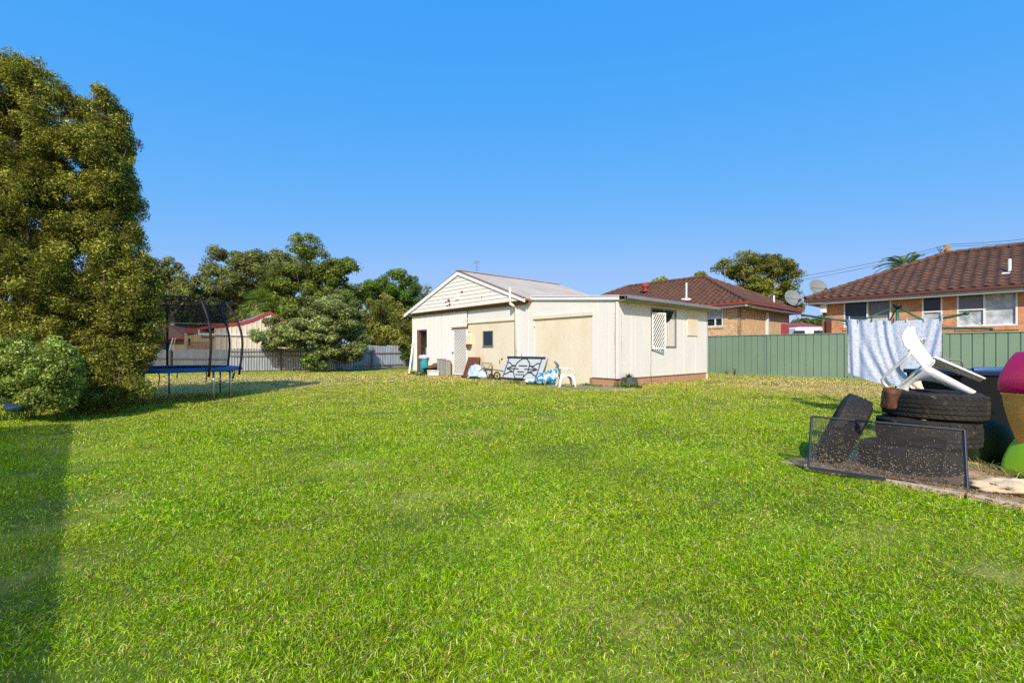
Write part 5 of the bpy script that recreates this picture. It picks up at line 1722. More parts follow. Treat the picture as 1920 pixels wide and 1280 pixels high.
def eaves(root, cs, mg, mf, ms, z0, inner=.5, gh=.1):
    mb = MB(); mf_ = MB(); so = MB()
    ctr = sum(cs, Vector()) / 4
    for i in range(4):
        a, b = cs[i], cs[(i+1) % 4]
        d = (b - a).normalized(); nn = Vector((d.y, -d.x, 0))
        if nn.dot(a - ctr) < 0: nn = -nn
        mb.bar(a + Vector((0, 0, -.05)) + nn * .0, b + Vector((0, 0, -.05)) + nn * .0, .11, gh)
        mf_.bar(a - nn * .08 + Vector((0, 0, -.16)), b - nn * .08 + Vector((0, 0, -.16)), .03, .17)
        ii = (ctr - a); ia = a + (ctr - a).normalized() * .09; ib = b + (ctr - b).normalized() * .09
        ja = a + (ctr - a) * .0
        # soffit strip
        k = inner * 1.45
        da_ = Vector(((ctr - a).x, (ctr - a).y, 0)); db_ = Vector(((ctr - b).x, (ctr - b).y, 0))
        pa, pb_ = a - nn * .09, b - nn * .09
        so.face([Vector((pa.x, pa.y, z0 - .24)), Vector((pb_.x, pb_.y, z0 - .24)), Vector((pb_.x, pb_.y, z0 - .24)) - nn * (inner + .1), Vector((pa.x, pa.y, z0 - .24)) - nn * (inner + .1)])
    mb.build('gutter', mg, root, bevel=.01); mf_.build('fascia', mf, root); 
    for f_ in range(0): pass
    so2 = so.build('soffit', ms, root)
    return

# middle house
MC = Vector((11.85, 23.55, 0))
HM = thing('brick_house', MC, 'yellow brick house with a brown tiled hip roof behind the shed and the green fence', 'house')
zM = 3.62
cs, rfM = hiproof(HM, MC, U, V, 13, 7.3, zM, 5.75, M['tile_m'], ov=.55, tw=.33)
eaves(HM, cs, M['redtrim'], M['fascia'], M['soffit'], zM, .5)
ML = Fr(MC, U, (-V.x, -V.y)); MR = Fr(MC, V, (-U.x, -U.y))
wa, wb = ML.a(1355), ML.a(1322)
w0, w1 = ML.z(1340, 612), ML.z(1340, 574)
mb = MB()
ML.wall(mb, 0, 13, 0, zM - .22, .15, holes=[(wa, wb, w0, w1)])
MR.wall(mb, 0, 7.3, 0, zM - .22, .15)
Fr(MC + U * 13, V, (U.x, U.y)).wall(mb, 0, 7.3, 0, zM - .22, .15)
Fr(MC + V * 7.3, U, (V.x, V.y)).wall(mb, 0, 13, 0, zM - .22, .15)
mb.build('wall', M['brickyellow'], HM)
w = MB(); wframe(ML, w, wa, wb, w0, w1, .0, .05, .08); 
zm = w0 + (w1 - w0) * .4
ML.box(w, wa + .05, wb - .05, zm - .03, zm + .03, -.06, -.004); ML.box(w, (wa + wb)/2 - .1, (wa+wb)/2 - .04, w0 + .05, zm - .03, -.06, -.004)
win = w.build('window', M['white'], HM)
g_ = MB(); ML.box(g_, wa + .04, wb - .04, zm, w1 - .04, -.09, -.085); g_.build('pane', M['lace'], win, label='curtained upper pane')
g_ = MB(); ML.box(g_, wa + .04, wb - .04, w0 + .04, zm, -.09, -.085); g_.build('pane', M['glass'], win)
g_ = MB(); ML.box(g_, wa - .05, wb + .05, w0 - .12, w0 - .002, -.05, .04); g_.build('sill', M['brickyellow'], win)
mb = MB(); a_ = MR.a(1437); MR.box(mb, a_ - .1, a_ + .1, .2, zM - .3, .005, .1); mb.build('downpipe', M['white'], HM)
mb = MB(); MR.box(mb, MR.a(1464), MR.a(1477), .2, MR.z(1470, 607), .006, .06); mb.build('red_door', M['redsteel'], HM)
# roof fittings
def roofpt(x, y, d): return px(x, y, d)
mb = MB(); q = px(1210, 547, 30) + Vector((0, 0, .12)); mb.lathe(q, [(0, -.1), (.16, -.1), (.16, .08), (.2, .1), (.2, .16), (.26, .2), (.26, .38), (.2, .44), (0, .46)], 14)
mb.build('roof_ventilator', M['redtrim'], rfM)
mb = MB(); q = px(1287, 562, 25.3); mb.tube([q, q + Vector((0, 0, .95))], .05, 8); mb.blob(q + Vector((0, 0, .0)), (.28, .2, .09), .4, 4)
mb.build('vent_pipe', M['white'], rfM)
mb = MB(); q = px(1451, 571, 27); mb.tube([q - Vector((0, 0, .1)), q + Vector((0, 0, .55))], .05, 8); mb.build('vent_pipe', M['white'], rfM)
def dish(label, c, r, face_, m='dish', foot=None, group='satellite dishes on the tiled roofs'):
    root = thing('satellite_dish', c, label, 'satellite dish', group)
    c = Vector(c); f = Vector((.12, -.88, .40)).normalized()
    mb = MB(); mb.lathe(c, [(0, 0), (r * .3, r * .02), (r * .6, r * .07), (r * .85, r * .14), (r, r * .2)], 28, axis=f, fn=lambda an, h: 1 + .04 * math.cos(2 * an))
    mb.build('reflector', M[m], root, smooth=True, solid=.012)
    e1 = f.cross(Vector((0, 0, 1))).normalized(); dn = f.cross(e1)
    if dn.z > 0: dn = -dn
    tip = c + f * r * 1.1 + dn * r * .75
    mb = MB(); mb.tube([c + dn * r * .95 + f * r * .15, tip], .025, 6); mb.tube([c + e1 * r * .8 + f * r * .15, tip], .012, 5); mb.tube([c - e1 * r * .8 + f * r * .15, tip], .012, 5)
    mb.lathe(tip - f * .05, [(0, 0), (.07, 0), (.05, .15), (0, .15)], 10, axis=-f); mb.build('feed_arm', M['wire'], root)
    ft = Vector(foot) if foot else c - Vector((0, 0, r * 1.3))
    mb = MB(); mb.tube([ft, ft + Vector((0, 0, .3)), c - f * .06], .035, 8); mb.build('mount', M['steel'], root, smooth=True)
    return root
dish('left satellite dish, on the right hand end of the middle brick house roof', px(1485, 560, 28.3), .56, (.75, -.25, .42), foot=px(1488, 574, 28.3))
dish('right satellite dish, on the left end of the right hand brick house roof', px(1532, 541, 23), .50, (.75, -.2, .42), foot=px(1540, 552, 23))
# antenna on middle house
an_ = thing('tv_antenna', px(1359, 545, 30), 'horizontal television aerial on a thin mast over the middle brick house', 'antenna')
mb = MB(); t_ = px(1359, 499, 30); mb.tube([px(1359, 552, 30), t_], .035, 6); mb.build('mast', M['steel'], an_)
mb = MB(); a_, b_ = px(1332, 503, 30), px(1361, 503, 29.6); mb.tube([a_, b_], .05, 5)
for i in range(12):
    c_ = a_.lerp(b_, i/11); L_ = .12 + .015 * i; mb.tube([c_ - Vector((0, L_, .0)), c_ + Vector((0, L_, 0))], .018, 4)
mb.build('boom', M['wire'], an_)

# right house
H1 = Vector((14.5, 21.17, 0))
Ud = -U
HR = thing('brick_house', H1, 'orange brick house with a dark brown tiled roof and large windows behind the clothesline', 'house')
RF = Fr(H1, (Ud.x, Ud.y), (-V.x, -V.y))
zR = 3.52
cs, rfR = hiproof(HR, H1, Ud, V, 16, 7.6, zR, 5.55, M['tile_r'], ov=.55, tw=.32)
eaves(HR, cs, M['darkredtrim'], M['fascia'], M['soffit'], zR, .5)
def hole(x0, x1, y0, y1):
    xm = (x0 + x1)/2
    return (RF.a(x0), RF.a(x1), RF.z(xm, y1), RF.z(xm, y0))
hA, hB, hC = hole(1582, 1671, 563, 612), hole(1728.5, 1767, 555, 608), hole(1794, 1908, 547, 611)
mb = MB()
RF.wall(mb, 0, 16, 0, zR - .22, .15, holes=[hA, hB, hC])
Fr(H1, V, (U.x, U.y)).wall(mb, 0, 7.6, 0, zR - .22, .15)
Fr(H1 + Ud * 16, V, (-U.x, -U.y)).wall(mb, 0, 7.6, 0, zR - .22, .15)
Fr(H1 + V * 7.6, Ud, (V.x, V.y)).wall(mb, 0, 16, 0, zR - .22, .15)
mb.build('wall', M['brickred'], HR)
def house_window(h, mull, cross, panes, sill=True):
    w = MB(); wframe(RF, w, *h, .01, .05, .08, mull=mull)
    for (a0, a1, z) in cross: RF.box(w, a0, a1, z - .025, z + .025, -.05, .004)
    win = w.build('window', M['white'], HR)
    for (a0, a1, z0, z1, m_, lb) in panes:
        g_ = MB(); RF.box(g_, a0, a1, z0, z1, -.07, -.065); g_.build('pane', M[m_], win, label=lb)
    if sill:
        g_ = MB(); RF.box(g_, h[0] - .04, h[1] + .04, h[2] - .16, h[2] - .002, -.05, .035); g_.build('sill', M['brickred'], win)
m1 = (hA[0] + hA[1])/2 + .02
zq = hA[2] + (hA[3]-hA[2])*.3
house_window(hA, [m1], [], [(hA[0]+.04, m1, hA[2]+.04, hA[3]-.04, 'glass', None), (m1, hA[1]-.04, zq, hA[3]-.04, 'glassgrey', 'grey curtained pane'), (m1, hA[1]-.04, hA[2]+.04, zq - .002, 'curtain', 'pale blind in the lower pane')])
zb_ = hB[2] + (hB[3]-hB[2])*.45
house_window(hB, [], [(hB[0]+.05, hB[1]-.05, zb_)], [(hB[0]+.04, hB[1]-.04, zb_, hB[3]-.04, 'glass', None), (hB[0]+.04, hB[1]-.04, hB[2]+.04, zb_, 'lace', None)])
m2_ = hC[0] + (hC[1]-hC[0])*.47; zc_ = hC[2] + (hC[3]-hC[2])*.5
house_window(hC, [m2_], [(hC[0]+.05, m2_-.03, zc_)], [(hC[0]+.04, m2_, zc_, hC[3]-.04, 'glassgrey', 'grey curtained pane'), (hC[0]+.04, m2_, hC[2]+.04, zc_, 'lace', None), (m2_, hC[1]-.04, hC[2]+.04, hC[3]-.04, 'lace', None)])
mb = MB(); a_ = RF.a(1555); RF.box(mb, a_ - .09, a_ + .09, .1, zR - .9, .006, .12); mb.build('downpipe', M['darkredtrim'], HR)
mb = MB(); a_ = RF.a(1547); RF.box(mb, a_ - .12, a_ + .12, zR - .62, zR - .25, .1, .3); mb.build('rainhead', M['white'], HR)
mb = MB(); q = px(1893, 514, 17.3); mb.tube([q - Vector((0, 0, .1)), q + Vector((0, 0, .58))], .05, 8); mb.blob(q, (.32, .2, .07), .4, 4); mb.build('vent_pipe', M['white'], rfR)

# small white building with red roof between the houses, and a white van
SB = thing('outbuilding', px(1510, 690, 46) * Vector((1, 1, 0)), 'small white building with a red steel roof in the gap between the brick houses', 'outbuilding')
a_, b_ = px(1478, 616, 46), px(1560, 616, 46)
mb = MB(); mb.box(a_.x, 46.2, 0, b_.x, 50, a_.z); mb.build('wall', M['white'], SB)
mb = MB(); c_ = px(1486, 605, 50); mb.face([a_ - Vector((.3, .2, .05)), b_ + Vector((.3, -.2, -.05)), Vector((b_.x, 50.5, c_.z)), Vector((a_.x, 50.5, c_.z))]); mb.build('roof', M['redroof'], SB, solid=.06)
van = thing('white_van', px(1520, 690, 38) * Vector((1, 1, 0)), 'white van roof and dark side windows just above the green fence between the houses', 'van')
x0, x1 = px(1484, 640, 38).x, px(1590, 640, 38).x
zt = px(1500, 613, 38).z
mb = MB()
pr = [(x0, .5), (x0, 1.6), (x0 + .35, zt - .12), (x0 + .6, zt), (x1 - .6, zt), (x1, zt - .3), (x1, .5)]
for (xa, za), (xb, zb) in zip(pr[:-1], pr[1:]): mb.face([(xa, 38, za), (xa, 39.8, za), (xb, 39.8, zb), (xb, 38, zb)])
mb.face([(x, 38, z) for x, z in pr][::-1]); mb.face([(x, 39.8, z) for x, z in pr]); mb.face([(x0, 38, .5), (x1, 38, .5), (x1, 39.8, .5), (x0, 39.8, .5)])
mb.build('body', M['white'], van)
for (xa, xb) in ((1488, 1509), (1526, 1548)):
    mb = MB(); p_, q_ = px(xa, 630, 37.98), px(xb, 619.5, 37.98); mb.box(p_.x, 37.97, p_.z, q_.x, 37.995, q_.z); mb.build('window', M['glass'], van)
for xx in (x0 + 1, x1 - 1):
    mb = MB(); mb.lathe((xx, 37.95, .35), [(0, 0), (.34, 0), (.36, .05), (.36, .2), (0, .2)], 20, axis=(0, 1, 0)); mb.build('wheel', M['rubber'], van)

# power pole and cables
pole = thing('power_pole', (px(1776, 690, 45).x, 45, 0), 'weathered timber power pole rising behind the right hand roof', 'power pole')
pt = px(1776, 459, 45)
mb = MB(); mb.tube([Vector((pt.x, 45, 0)), Vector((pt.x, 45, pt.z * .6)), pt], [.34, .3, .27], 10); mb.build('shaft', M['wood'], pole, smooth=True)
mb = MB(); mb.bar(px(1766, 469, 44.6), px(1778, 461, 44.6), .15, .15); mb.build('cross_arm', M['wood'], pole)
mb = MB(); mb.tube([px(1757, 462, 44.7), px(1760, 470, 44.7), px(1766, 476, 44.7)], .03, 5); mb.tube([px(1764, 461, 44.7), px(1762, 468, 44.7), px(1768, 479, 44.7)], .03, 5); mb.build('leads', M['wire'], pole)
cable('cable', 'upper overhead cable running left from the power pole across the gum tree', px(1770, 461, 45), px(1330, 540, 52), .55, .022)
cable('cable', 'lower overhead cable running left from the power pole across the gum tree', px(1770, 466, 45), px(1330, 546, 52), .6, .022)
cable('cable', 'upper overhead cable running right from the power pole out of the frame', px(1778, 458, 45), px(1990, 440, 40), .15, .022)
cable('cable', 'lower overhead cable running right from the power pole out of the frame', px(1778, 462, 45), px(1990, 446, 40), .15, .022)
cable('cable', 'house service cable sagging from the power pole behind the right hand roof', px(1768, 478, 45), px(1560, 548, 33), .5, .03)

# ------------------------------------------------------------------ clothesline
HC = Vector((7.31, 8.6, 0))
hoist = thing('rotary_clothesline', HC, 'green rotary clothesline with four arms standing in front of the brick house', 'clothesline')
hub = Vector((HC.x, HC.y, 2.02)); col_z = 1.45
mb = MB(); mb.tube([Vector((HC.x, HC.y, -.05)), Vector((HC.x, HC.y, 1.2))], .038, 12); mb.build('lower_post', M['frameblue'], hoist, smooth=True)
mb = MB(); mb.tube([Vector((HC.x, HC.y, 1.15)), hub], .025, 10); mb.build('upper_post', M['hoist'], hoist, smooth=True)
mb = MB(); mb.tube([hub - Vector((0, 0, .03)), hub + Vector((0, 0, .04))], .07, 10); mb.build('hub', M['foam'], hoist, smooth=True)
ends = [px(1507, 591, 8.9), px(1810, 588, 7.6), px(1857, 616, 9.2), px(1640, 612, 10.2)]
inner = Vector((HC.x, HC.y, 1.62))
arms = []
for e in ends:
    mb = MB(); mb.tube([inner, e], .022, 8); mb.tube([e, e + (e - inner).normalized() * .04], .03, 8); mb.build('arm', M['hoist'], hoist, smooth=True)
    arms.append((inner, e))
    mb = MB(); mb.tube([hub, inner.lerp(e, .42)], .014, 6); mb.build('strut', M['hoist'], hoist, smooth=True)
for f in (1.0, .82, .62):
    mb = MB()
    pts = [inner.lerp(e, f) for e in (ends[0], ends[1], ends[2], ends[3], ends[0])]
    for a, b in zip(pts[:-1], pts[1:]):
        mb.tube([a.lerp(b, i/8) - Vector((0, 0, .05 * 4 * (i/8) * (1 - i/8))) for i in range(9)], .0035, 4)
    mb.build('line', M['steel'], hoist)
# the bed sheet
sA, sB = px(1591, 597.5, 8.35), px(1766, 596.5, 7.45)
def sheet(name, label, A_, B_, drop, m, seed, yoff=0, flip=1, lift=None, uvs=1.0):
    mb = MB(); nu, nv_ = 90, 40
    d = (B_ - A_); L = d.length; d.normalize(); nn = Vector((d.y, -d.x, 0)).normalized()
    if nn.y > 0: nn = -nn
    rr = random.Random(seed)
    def Q(i, j):
        u_, v_ = i/nu, j/nv_
        # folds: sharp near pins, running down and to the right
        us = u_ - .10 * v_ * (1 - u_) 
        w1 = .035 * math.sin(us * 40 + 2.0 * v_) * math.exp(-((u_ - .08) / .10) ** 2)
        w2 = .03 * math.sin((u_ - .24 * v_ * v_) * 60) * math.exp(-((u_ - .40 - .10 * v_) / .09) ** 2) * (1 - .55 * v_)
        w3 = .035 * math.sin((u_ - .33 * v_ ** 1.5) * 34 + 1) * math.exp(-((u_ - .12 - .38 * v_ ** 1.6) / .13) ** 2) * v_
        w4 = .022 * math.sin((u_ + .2 * v_) * 50) * math.exp(-((u_ - .93) / .08) ** 2)
        w5 = .012 * math.sin(u_ * 17 + seed) * (.4 + v_)
        o_ = w1 + w2 + w3 + w4 + w5 + .05 * math.sin(v_ * 1.6) 
        sag = .035 * math.sin(u_ * math.pi) + .006 * abs(math.sin(u_ * math.pi * 8))
        dr = drop(u_)
        p = A_.lerp(B_, u_ - .015 * v_ * math.sin(u_ * math.pi * 2))
        return p + nn * (o_ + yoff) + Vector((0, 0, -sag - dr * v_))
    for i in range(nu):
        for j in range(nv_):
            mb.face([Q(i, j), Q(i, j+1), Q(i+1, j+1), Q(i+1, j)], [((a/nu) * L * uvs, (b/nv_) * 1.05 * uvs) for a, b in ((i, j), (i, j+1), (i+1, j+1), (i+1, j))])
    o = mb.build(name, m, smooth=True, merge=True)
    return tag(o, label, 'bed sheet' if name == 'bed_sheet' else 'cloth')
sheet('bed_sheet', 'pale blue flowered bed sheet pegged along the clothesline', sA, sB, lambda u_: .99 + .14 * math.sin(min(1, u_ * 1.3) * math.pi * .62) - .22 * max(0, u_ - .7), M['sheet'], 3)
sheet('towel', 'plain blue cloth hanging at the left end behind the flowered sheet', px(1587, 599, 8.75), px(1612, 600, 8.7), lambda u_: .28 + .1 * u_, mat('blue_cloth', (.20, .36, .60), .9), 5)
PEGS = [(.0, 0, 'pale peg at the left corner of the flowered sheet'), (.12, 1, 'dark peg nearest the left corner of the flowered sheet'), (.26, 1, 'dark peg below the left strut of the clothesline'),
        (.42, 0, 'pale peg just left of the clothesline post'), (.5, 1, 'dark peg directly in front of the clothesline post'), (.64, 0, 'pale peg above the rounded chair back'),
        (.82, 0, 'pale peg right of the chair back, below the narrow house window'), (.99, 0, 'pale peg at the right corner of the flowered sheet')]
for u_, dk, lb in PEGS:
    p = sA.lerp(sB, u_) + Vector((0, 0, -.035 * math.sin(u_ * math.pi)))
    pg = MB(); pg.bar(p + Vector((-.006, -.02, -.03)), p + Vector((-.002, -.018, .045)), .008, .012); pg.bar(p + Vector((.006, -.02, -.03)), p + Vector((.002, -.018, .045)), .008, .012)
    pg.bar(p + Vector((-.008, -.019, .01)), p + Vector((.008, -.019, .01)), .006, .006)
    tag(pg.build('clothes_peg', M['wire'] if dk else M['palebag']), lb, 'peg', 'clothes pegs on the line')

# ------------------------------------------------------------------ tyres
def tyre(label, group, seed=0):
    root = thing('car_tyre', (0, 0, 0), label, 'tyre', group)   # axis = Z, base on z=0
    Rr, Wd = .385, .255
    prof = [(.225, .05), (.235, .02), (.27, .005), (.33, .0), (.365, .022), (.378, .045), (.383, .08), (.385, Wd/2), (.383, Wd - .08), (.378, Wd - .045), (.365, Wd - .022), (.33, Wd), (.27, Wd - .005), (.235, Wd - .02), (.225, Wd - .05)]
    mb = MB(); mb.lathe((0, 0, 0), prof + [(.21, Wd - .05), (.29, Wd - .05), (.33, Wd/2), (.29, .05), (.21, .05), prof[0]], 72)
    mb.build('carcass', M['rubber'], root, smooth=True)
    # tread blocks
    mb = MB(); rr = random.Random(seed)
    nblk = 46
    rows = [(.020, .062, 0), (.068, .104, .4), (.110, .145, .1), (.151, .187, .6), (.193, .235, .2)]
    for z0, z1, ph in rows:
        z0 += .002; z1 -= .002
        for k in range(nblk):
            a0 = 2*math.pi*(k + ph + rr.uniform(-.06, .06)) / nblk; a1 = a0 + 2*math.pi/nblk * .90
            sk = .30 * 2*math.pi/nblk * (1 if ph in (0, .1, .2) else -1)
            rb = .378 if .07 < (z0+z1)/2 < Wd - .07 else .372
            rt_ = rb + .014
            q = []
            for r_ in (rb, rt_):
                sh = 0 if r_ == rb else .002
                for (a_, z_) in ((a0 + sk, z0 + sh), (a1 + sk, z0 + sh), (a1 - sk, z1 - sh), (a0 - sk, z1 - sh)):
                    q.append((r_ * math.cos(a_), r_ * math.sin(a_), z_))
            mb.poly(q, [(4, 5, 6, 7), (0, 1, 5, 4), (1, 2, 6, 5), (2, 3, 7, 6), (3, 0, 4, 7)])
    mb.build('tread', M['rubber'], root)
    return root
ty = tyre('bottom tyre of the stack, partly behind the flyscreen', 'worn tyres by the concrete edging')
TP = [((3.90, 4.46, .03), 10), ((4.05, 4.43, .285), 40), ((4.10, 4.42, .54), 75)]
LBL = ['bottom tyre of the stack behind the flyscreen', 'middle tyre of the stack between two others', 'top tyre of the stack, with the white chair on it']
for k, (l, a_) in enumerate(TP):
    o = ty if k == 0 else copy_tree(ty)
    o.location = l; o.rotation_euler = (R(random.uniform(-1, 1)), R(random.uniform(-1, 1)), R(a_)); o['label'] = LBL[k]
o = copy_tree(ty)
o['label'] = 'upright tyre leaning towards the stack, left of the rusty tin'
# axis roughly along the view's left-right with the tread towards the camera
def place(o, loc, axis, spin=0, fwd=None):
    ax = Vector(axis).normalized(); q = ax.to_track_quat('Z', 'Y')
    o.rotation_mode = 'QUATERNION'; o.rotation_quaternion = q @ Matrix.Rotation(spin, 3, 'Z').to_quaternion(); o.location = loc
    return q
place(o, (3.40, 4.86, .40), (.76, -.55, -.42))

# rusty tin
q = px(1666, 765, 3.95)
can = thing('rusty_tin', q, 'crushed rusty brown tin resting between the upright tyre and the stack', 'tin')
mb = MB()
mb.lathe(q, [(.0, .0), (.05, .0), (.058, .02), (.052, .07), (.058, .13), (.063, .175), (.057, .175), (.05, .1), (.0, .05)], 20, axis=(.05, -.12, 1), fn=lambda an, h: 1 + .10 * math.sin(3 * an + h * 20) + .05 * math.sin(7 * an))
mb.build('body', M['rustcan'], can, smooth=True)

# chair on the stack: tipped forward
def set_matrix(o, cols, loc):
    m = Matrix((cols[0], cols[1], cols[2])).transposed()
    o.rotation_mode = 'QUATERNION'; o.rotation_quaternion = m.to_quaternion(); o.location = loc
set_matrix(chair2, (Vector((-.255, .693, -.674)), Vector((-.793, -.549, -.264)), Vector((-.554, .467, .69))), (4.443, 4.56, .668))
chair2.scale = (.93, .93, .93)

# flyscreen leaning on the tyres
fs = thing('flyscreen', gp(1660, 900), 'black framed flyscreen leaning on its long side against the tyres', 'flyscreen')
c4 = [px(1516, 877, 0), 0, 0, 0]
BL, BR = gp(1516, 876, .05), gp(1813, 921, .03)
TL = px(1522, 780, BL.y + .10); TRr = px(1807, 806, BR.y + .16)
mb = MB()
for a, b, w_ in ((BL, TL, .022), (TL, TRr, .03), (TRr, BR, .03)):
    mb.bar(a, b, .016, w_, up=(0, -1, .2))
BM = BL.lerp(BR, .90); mb.bar(BL, BM, .016, .03, up=(0, 0, 1))
mb.build('frame', M['frameblue'], fs, bevel=.003)
mb = MB(); mb.face([BL, BR, TRr, TL]); mb.build('mesh', M['screen'], fs)

# board lying under the tyres
mb = MB()
a, b = gp(1590, 868, .05), gp(1800, 900, .05)
d_ = (b - a).normalized(); n2 = Vector((-d_.y, d_.x, 0))
mb.obox((a + b)/2 + n2 * .05 - Vector((0, 0, .01)), d_ * .5, n2 * .16, Vector((0, 0, .01)))
tag(mb.build('board', M['mdf']), 'flat brown weathered board lying under the tyre stack', 'board')
# concrete chunk
mb = MB(); q = gp(1895, 915, .06); mb.blob(q + Vector((.05, .05, .0)), (.28, .15, .06), .5, 9, n=28, flat=.0)
tag(mb.build('concrete_chunk', M['concrete'], smooth=True), 'broken flat concrete chunk lying on the dirt in front of the pots', 'concrete')
# straw litter: one uncountable object
r = np.random.default_rng(5); n = 9000
t_ = r.uniform(-.1, 4.3, n); o_ = np.abs(r.normal(.18, .30, n)) - .03
x = E0.x + ed.x * t_ + en.x * o_; y = E0.y + ed.y * t_ + en.y * o_
az = r.uniform(0, 2*np.pi, n); L_ = r.uniform(.02, .11, n); W_ = r.uniform(.0015, .004, n)
z = gz_np(x, y) + np.where((o_ > 0) & (o_ < .13), .052, .022) + r.uniform(0, .02, n)
P0 = np.stack([x, y, z], 1); D = np.stack([np.cos(az), np.sin(az), r.normal(0, .15, n)], 1); S = np.stack([-np.sin(az), np.cos(az), 0*az], 1)
VV = np.stack([P0 - D * L_[:, None]/2, P0 + S * W_[:, None], P0 + D * L_[:, None]/2, P0 - S * W_[:, None]], 1).reshape(-1, 3)
cc = np.array([(.55, .40, .22), (.40, .26, .13), (.62, .48, .28), (.22, .13, .07)])[r.integers(0, 4, n)]
o = npmesh('straw', VV, (4, [(0, 1, 2, 3)]), cc, M['leaf'])
tag(o, 'loose dry straw and grass clippings scattered over the dirt and the concrete edging', 'straw', kind='stuff')
# clippings stuck to the flyscreen and the tyres: stuff
n = 1300
u_ = r.uniform(0, 1, n); v_ = np.clip(np.abs(r.normal(0, .36, n)), 0, .95)
keep = r.uniform(0, 1, n) < (1 - .6 * u_)
u_, v_ = u_[keep], v_[keep]; n = len(u_)
b0 = np.array(BL)[None] * (1-u_)[:, None] + np.array(BR)[None] * u_[:, None]
t0 = np.array(TL)[None] * (1-u_)[:, None] + np.array(TRr)[None] * u_[:, None]
P0 = b0 * (1-v_)[:, None] + t0 * v_[:, None] + np.array([0, -.004, 0])
ex = np.array(BR - BL) / (BR - BL).length; ez = np.array(TL - BL) / (TL - BL).length
az = r.uniform(0, 2*np.pi, n); L_ = r.uniform(.006, .018, n)
D = np.cos(az)[:, None] * ex + np.sin(az)[:, None] * ez; S = -np.sin(az)[:, None] * ex + np.cos(az)[:, None] * ez
VV = np.stack([P0 - D * L_[:, None]/2, P0 + S * .0018, P0 + D * L_[:, None]/2, P0 - S * .0018], 1).reshape(-1, 3)
o = npmesh('clippings', VV, (4, [(0, 1, 2, 3)]), np.array([(.5, .4, .26), (.42, .3, .16), (.6, .5, .35)])[r.integers(0, 3, n)], M['leaf'])
tag(o, 'dry mower clippings stuck on the mesh of the flyscreen', 'clippings', kind='stuff')

# ------------------------------------------------------------------ pots on the right
def hexpot(name, label, c, prof, m, n=6, rot=0.0, tw_=0.0, group=None, hexy=.8):
    root = thing(name, c, label, 'pot', group)
    H_ = max(h for _, h in prof)
    def fn(an, h):
        a = (an + rot + tw_ * h / H_) % (2*math.pi/n) - math.pi/n
        return 1 + hexy * (math.cos(math.pi/n) / math.cos(a) - 1) * 1.0 + .015 * math.sin(3 * an)
    P_ = []
    for (r0, h0), (r1, h1) in zip(prof[:-1], prof[1:]):
        for k in range(2): P_.append((r0 + (r1-r0)*k/2, h0 + (h1-h0)*k/2))
    P_.append(prof[-1])
    mb = MB(); mb.lathe(c, P_, 96, fn=fn)
    mb.build('body', m, root, smooth=True)
    return root
PC = px(1930, 760, 4.05)
# magenta pot upside down on the orange one, over the lime one
zo = [px(1900, y, 3.95).z for y in (893, 832, 745, 661)]
PX, PY = 5.02, 4.22
hexpot('plant_pot', 'lime green pot at the bottom of the pot stack', (PX, PY, .02), [(.0, .0), (.33, .0), (.335, .015), (.315, .12), (.28, .22), (.235, .31), (.2, .36), (0, .36)], M['lime'], 6, .5, .3, group='stacked garden pots')
hexpot('plant_pot', 'orange tapered pot in the middle of the pot stack', (PX, PY, .30), [(0, 0), (.225, .0), (.25, .08), (.283, .20), (.31, .34), (.325, .46), (.335, .465), (.335, .49), (.31, .49), (0, .46)], M['orange'], 6, .42, .12, group='stacked garden pots')
hexpot('plant_pot', 'glossy magenta pot upside down on top of the pot stack', (PX, PY, .795), [(0, 0), (.345, .0), (.355, .015), (.350, .10), (.325, .19), (.285, .28), (.235, .36), (.222, .38), (.2, .385), (0, .385)], M['magenta'], 6, .52, .15, group='stacked garden pots')
mb = MB(); q = Vector((4.98, 4.85, 0)); mb.lathe(q, [(0, .02), (.2, .02), (.25, .1), (.27, .3), (.22, .42), (.1, .47), (.1, .53), (.13, .53), (.13, .56), (0, .56)], 24)
tag(mb.build('water_container', M['dkgreen'], smooth=True), 'dark green round plastic container in the shade behind the lime pot', 'container')
# dark blue-black tank behind
def bin_(label, c, w_, d, h):
    root = thing('plastic_tank', c, label, 'tank')
    mb = MB(); c = Vector(c)
    vs = []
    for (s_, z) in ((.86, 0), (1.0, h)):
        for (sx, sy) in ((-1, -1), (1, -1), (1, 1), (-1, 1)): vs.append(c + Vector((sx * w_/2 * s_, sy * d/2 * s_, z)))
    mb.poly(vs, [(0, 3, 2, 1), (4, 5, 6, 7), (0, 1, 5, 4), (1, 2, 6, 5), (2, 3, 7, 6), (3, 0, 4, 7)])
    mb.build('body', M['black'], root, bevel=.03)
    mb = MB(); 
    for (a0, b0, a1, b1) in ((-1, -1, 1, -1), (1, -1, 1, 1), (1, 1, -1, 1), (-1, 1, -1, -1)):
        mb.bar(c + Vector((a0 * w_/2, b0 * d/2, h - .01)), c + Vector((a1 * w_/2, b1 * d/2, h - .01)), .05, .05)
    mb.build('rim', M['navy'], root, bevel=.008)
    return root
bin_('large black plastic tank with a navy rim behind the tyres and the pots', (6.12, 5.65, 0), 1.8, .75, .93)
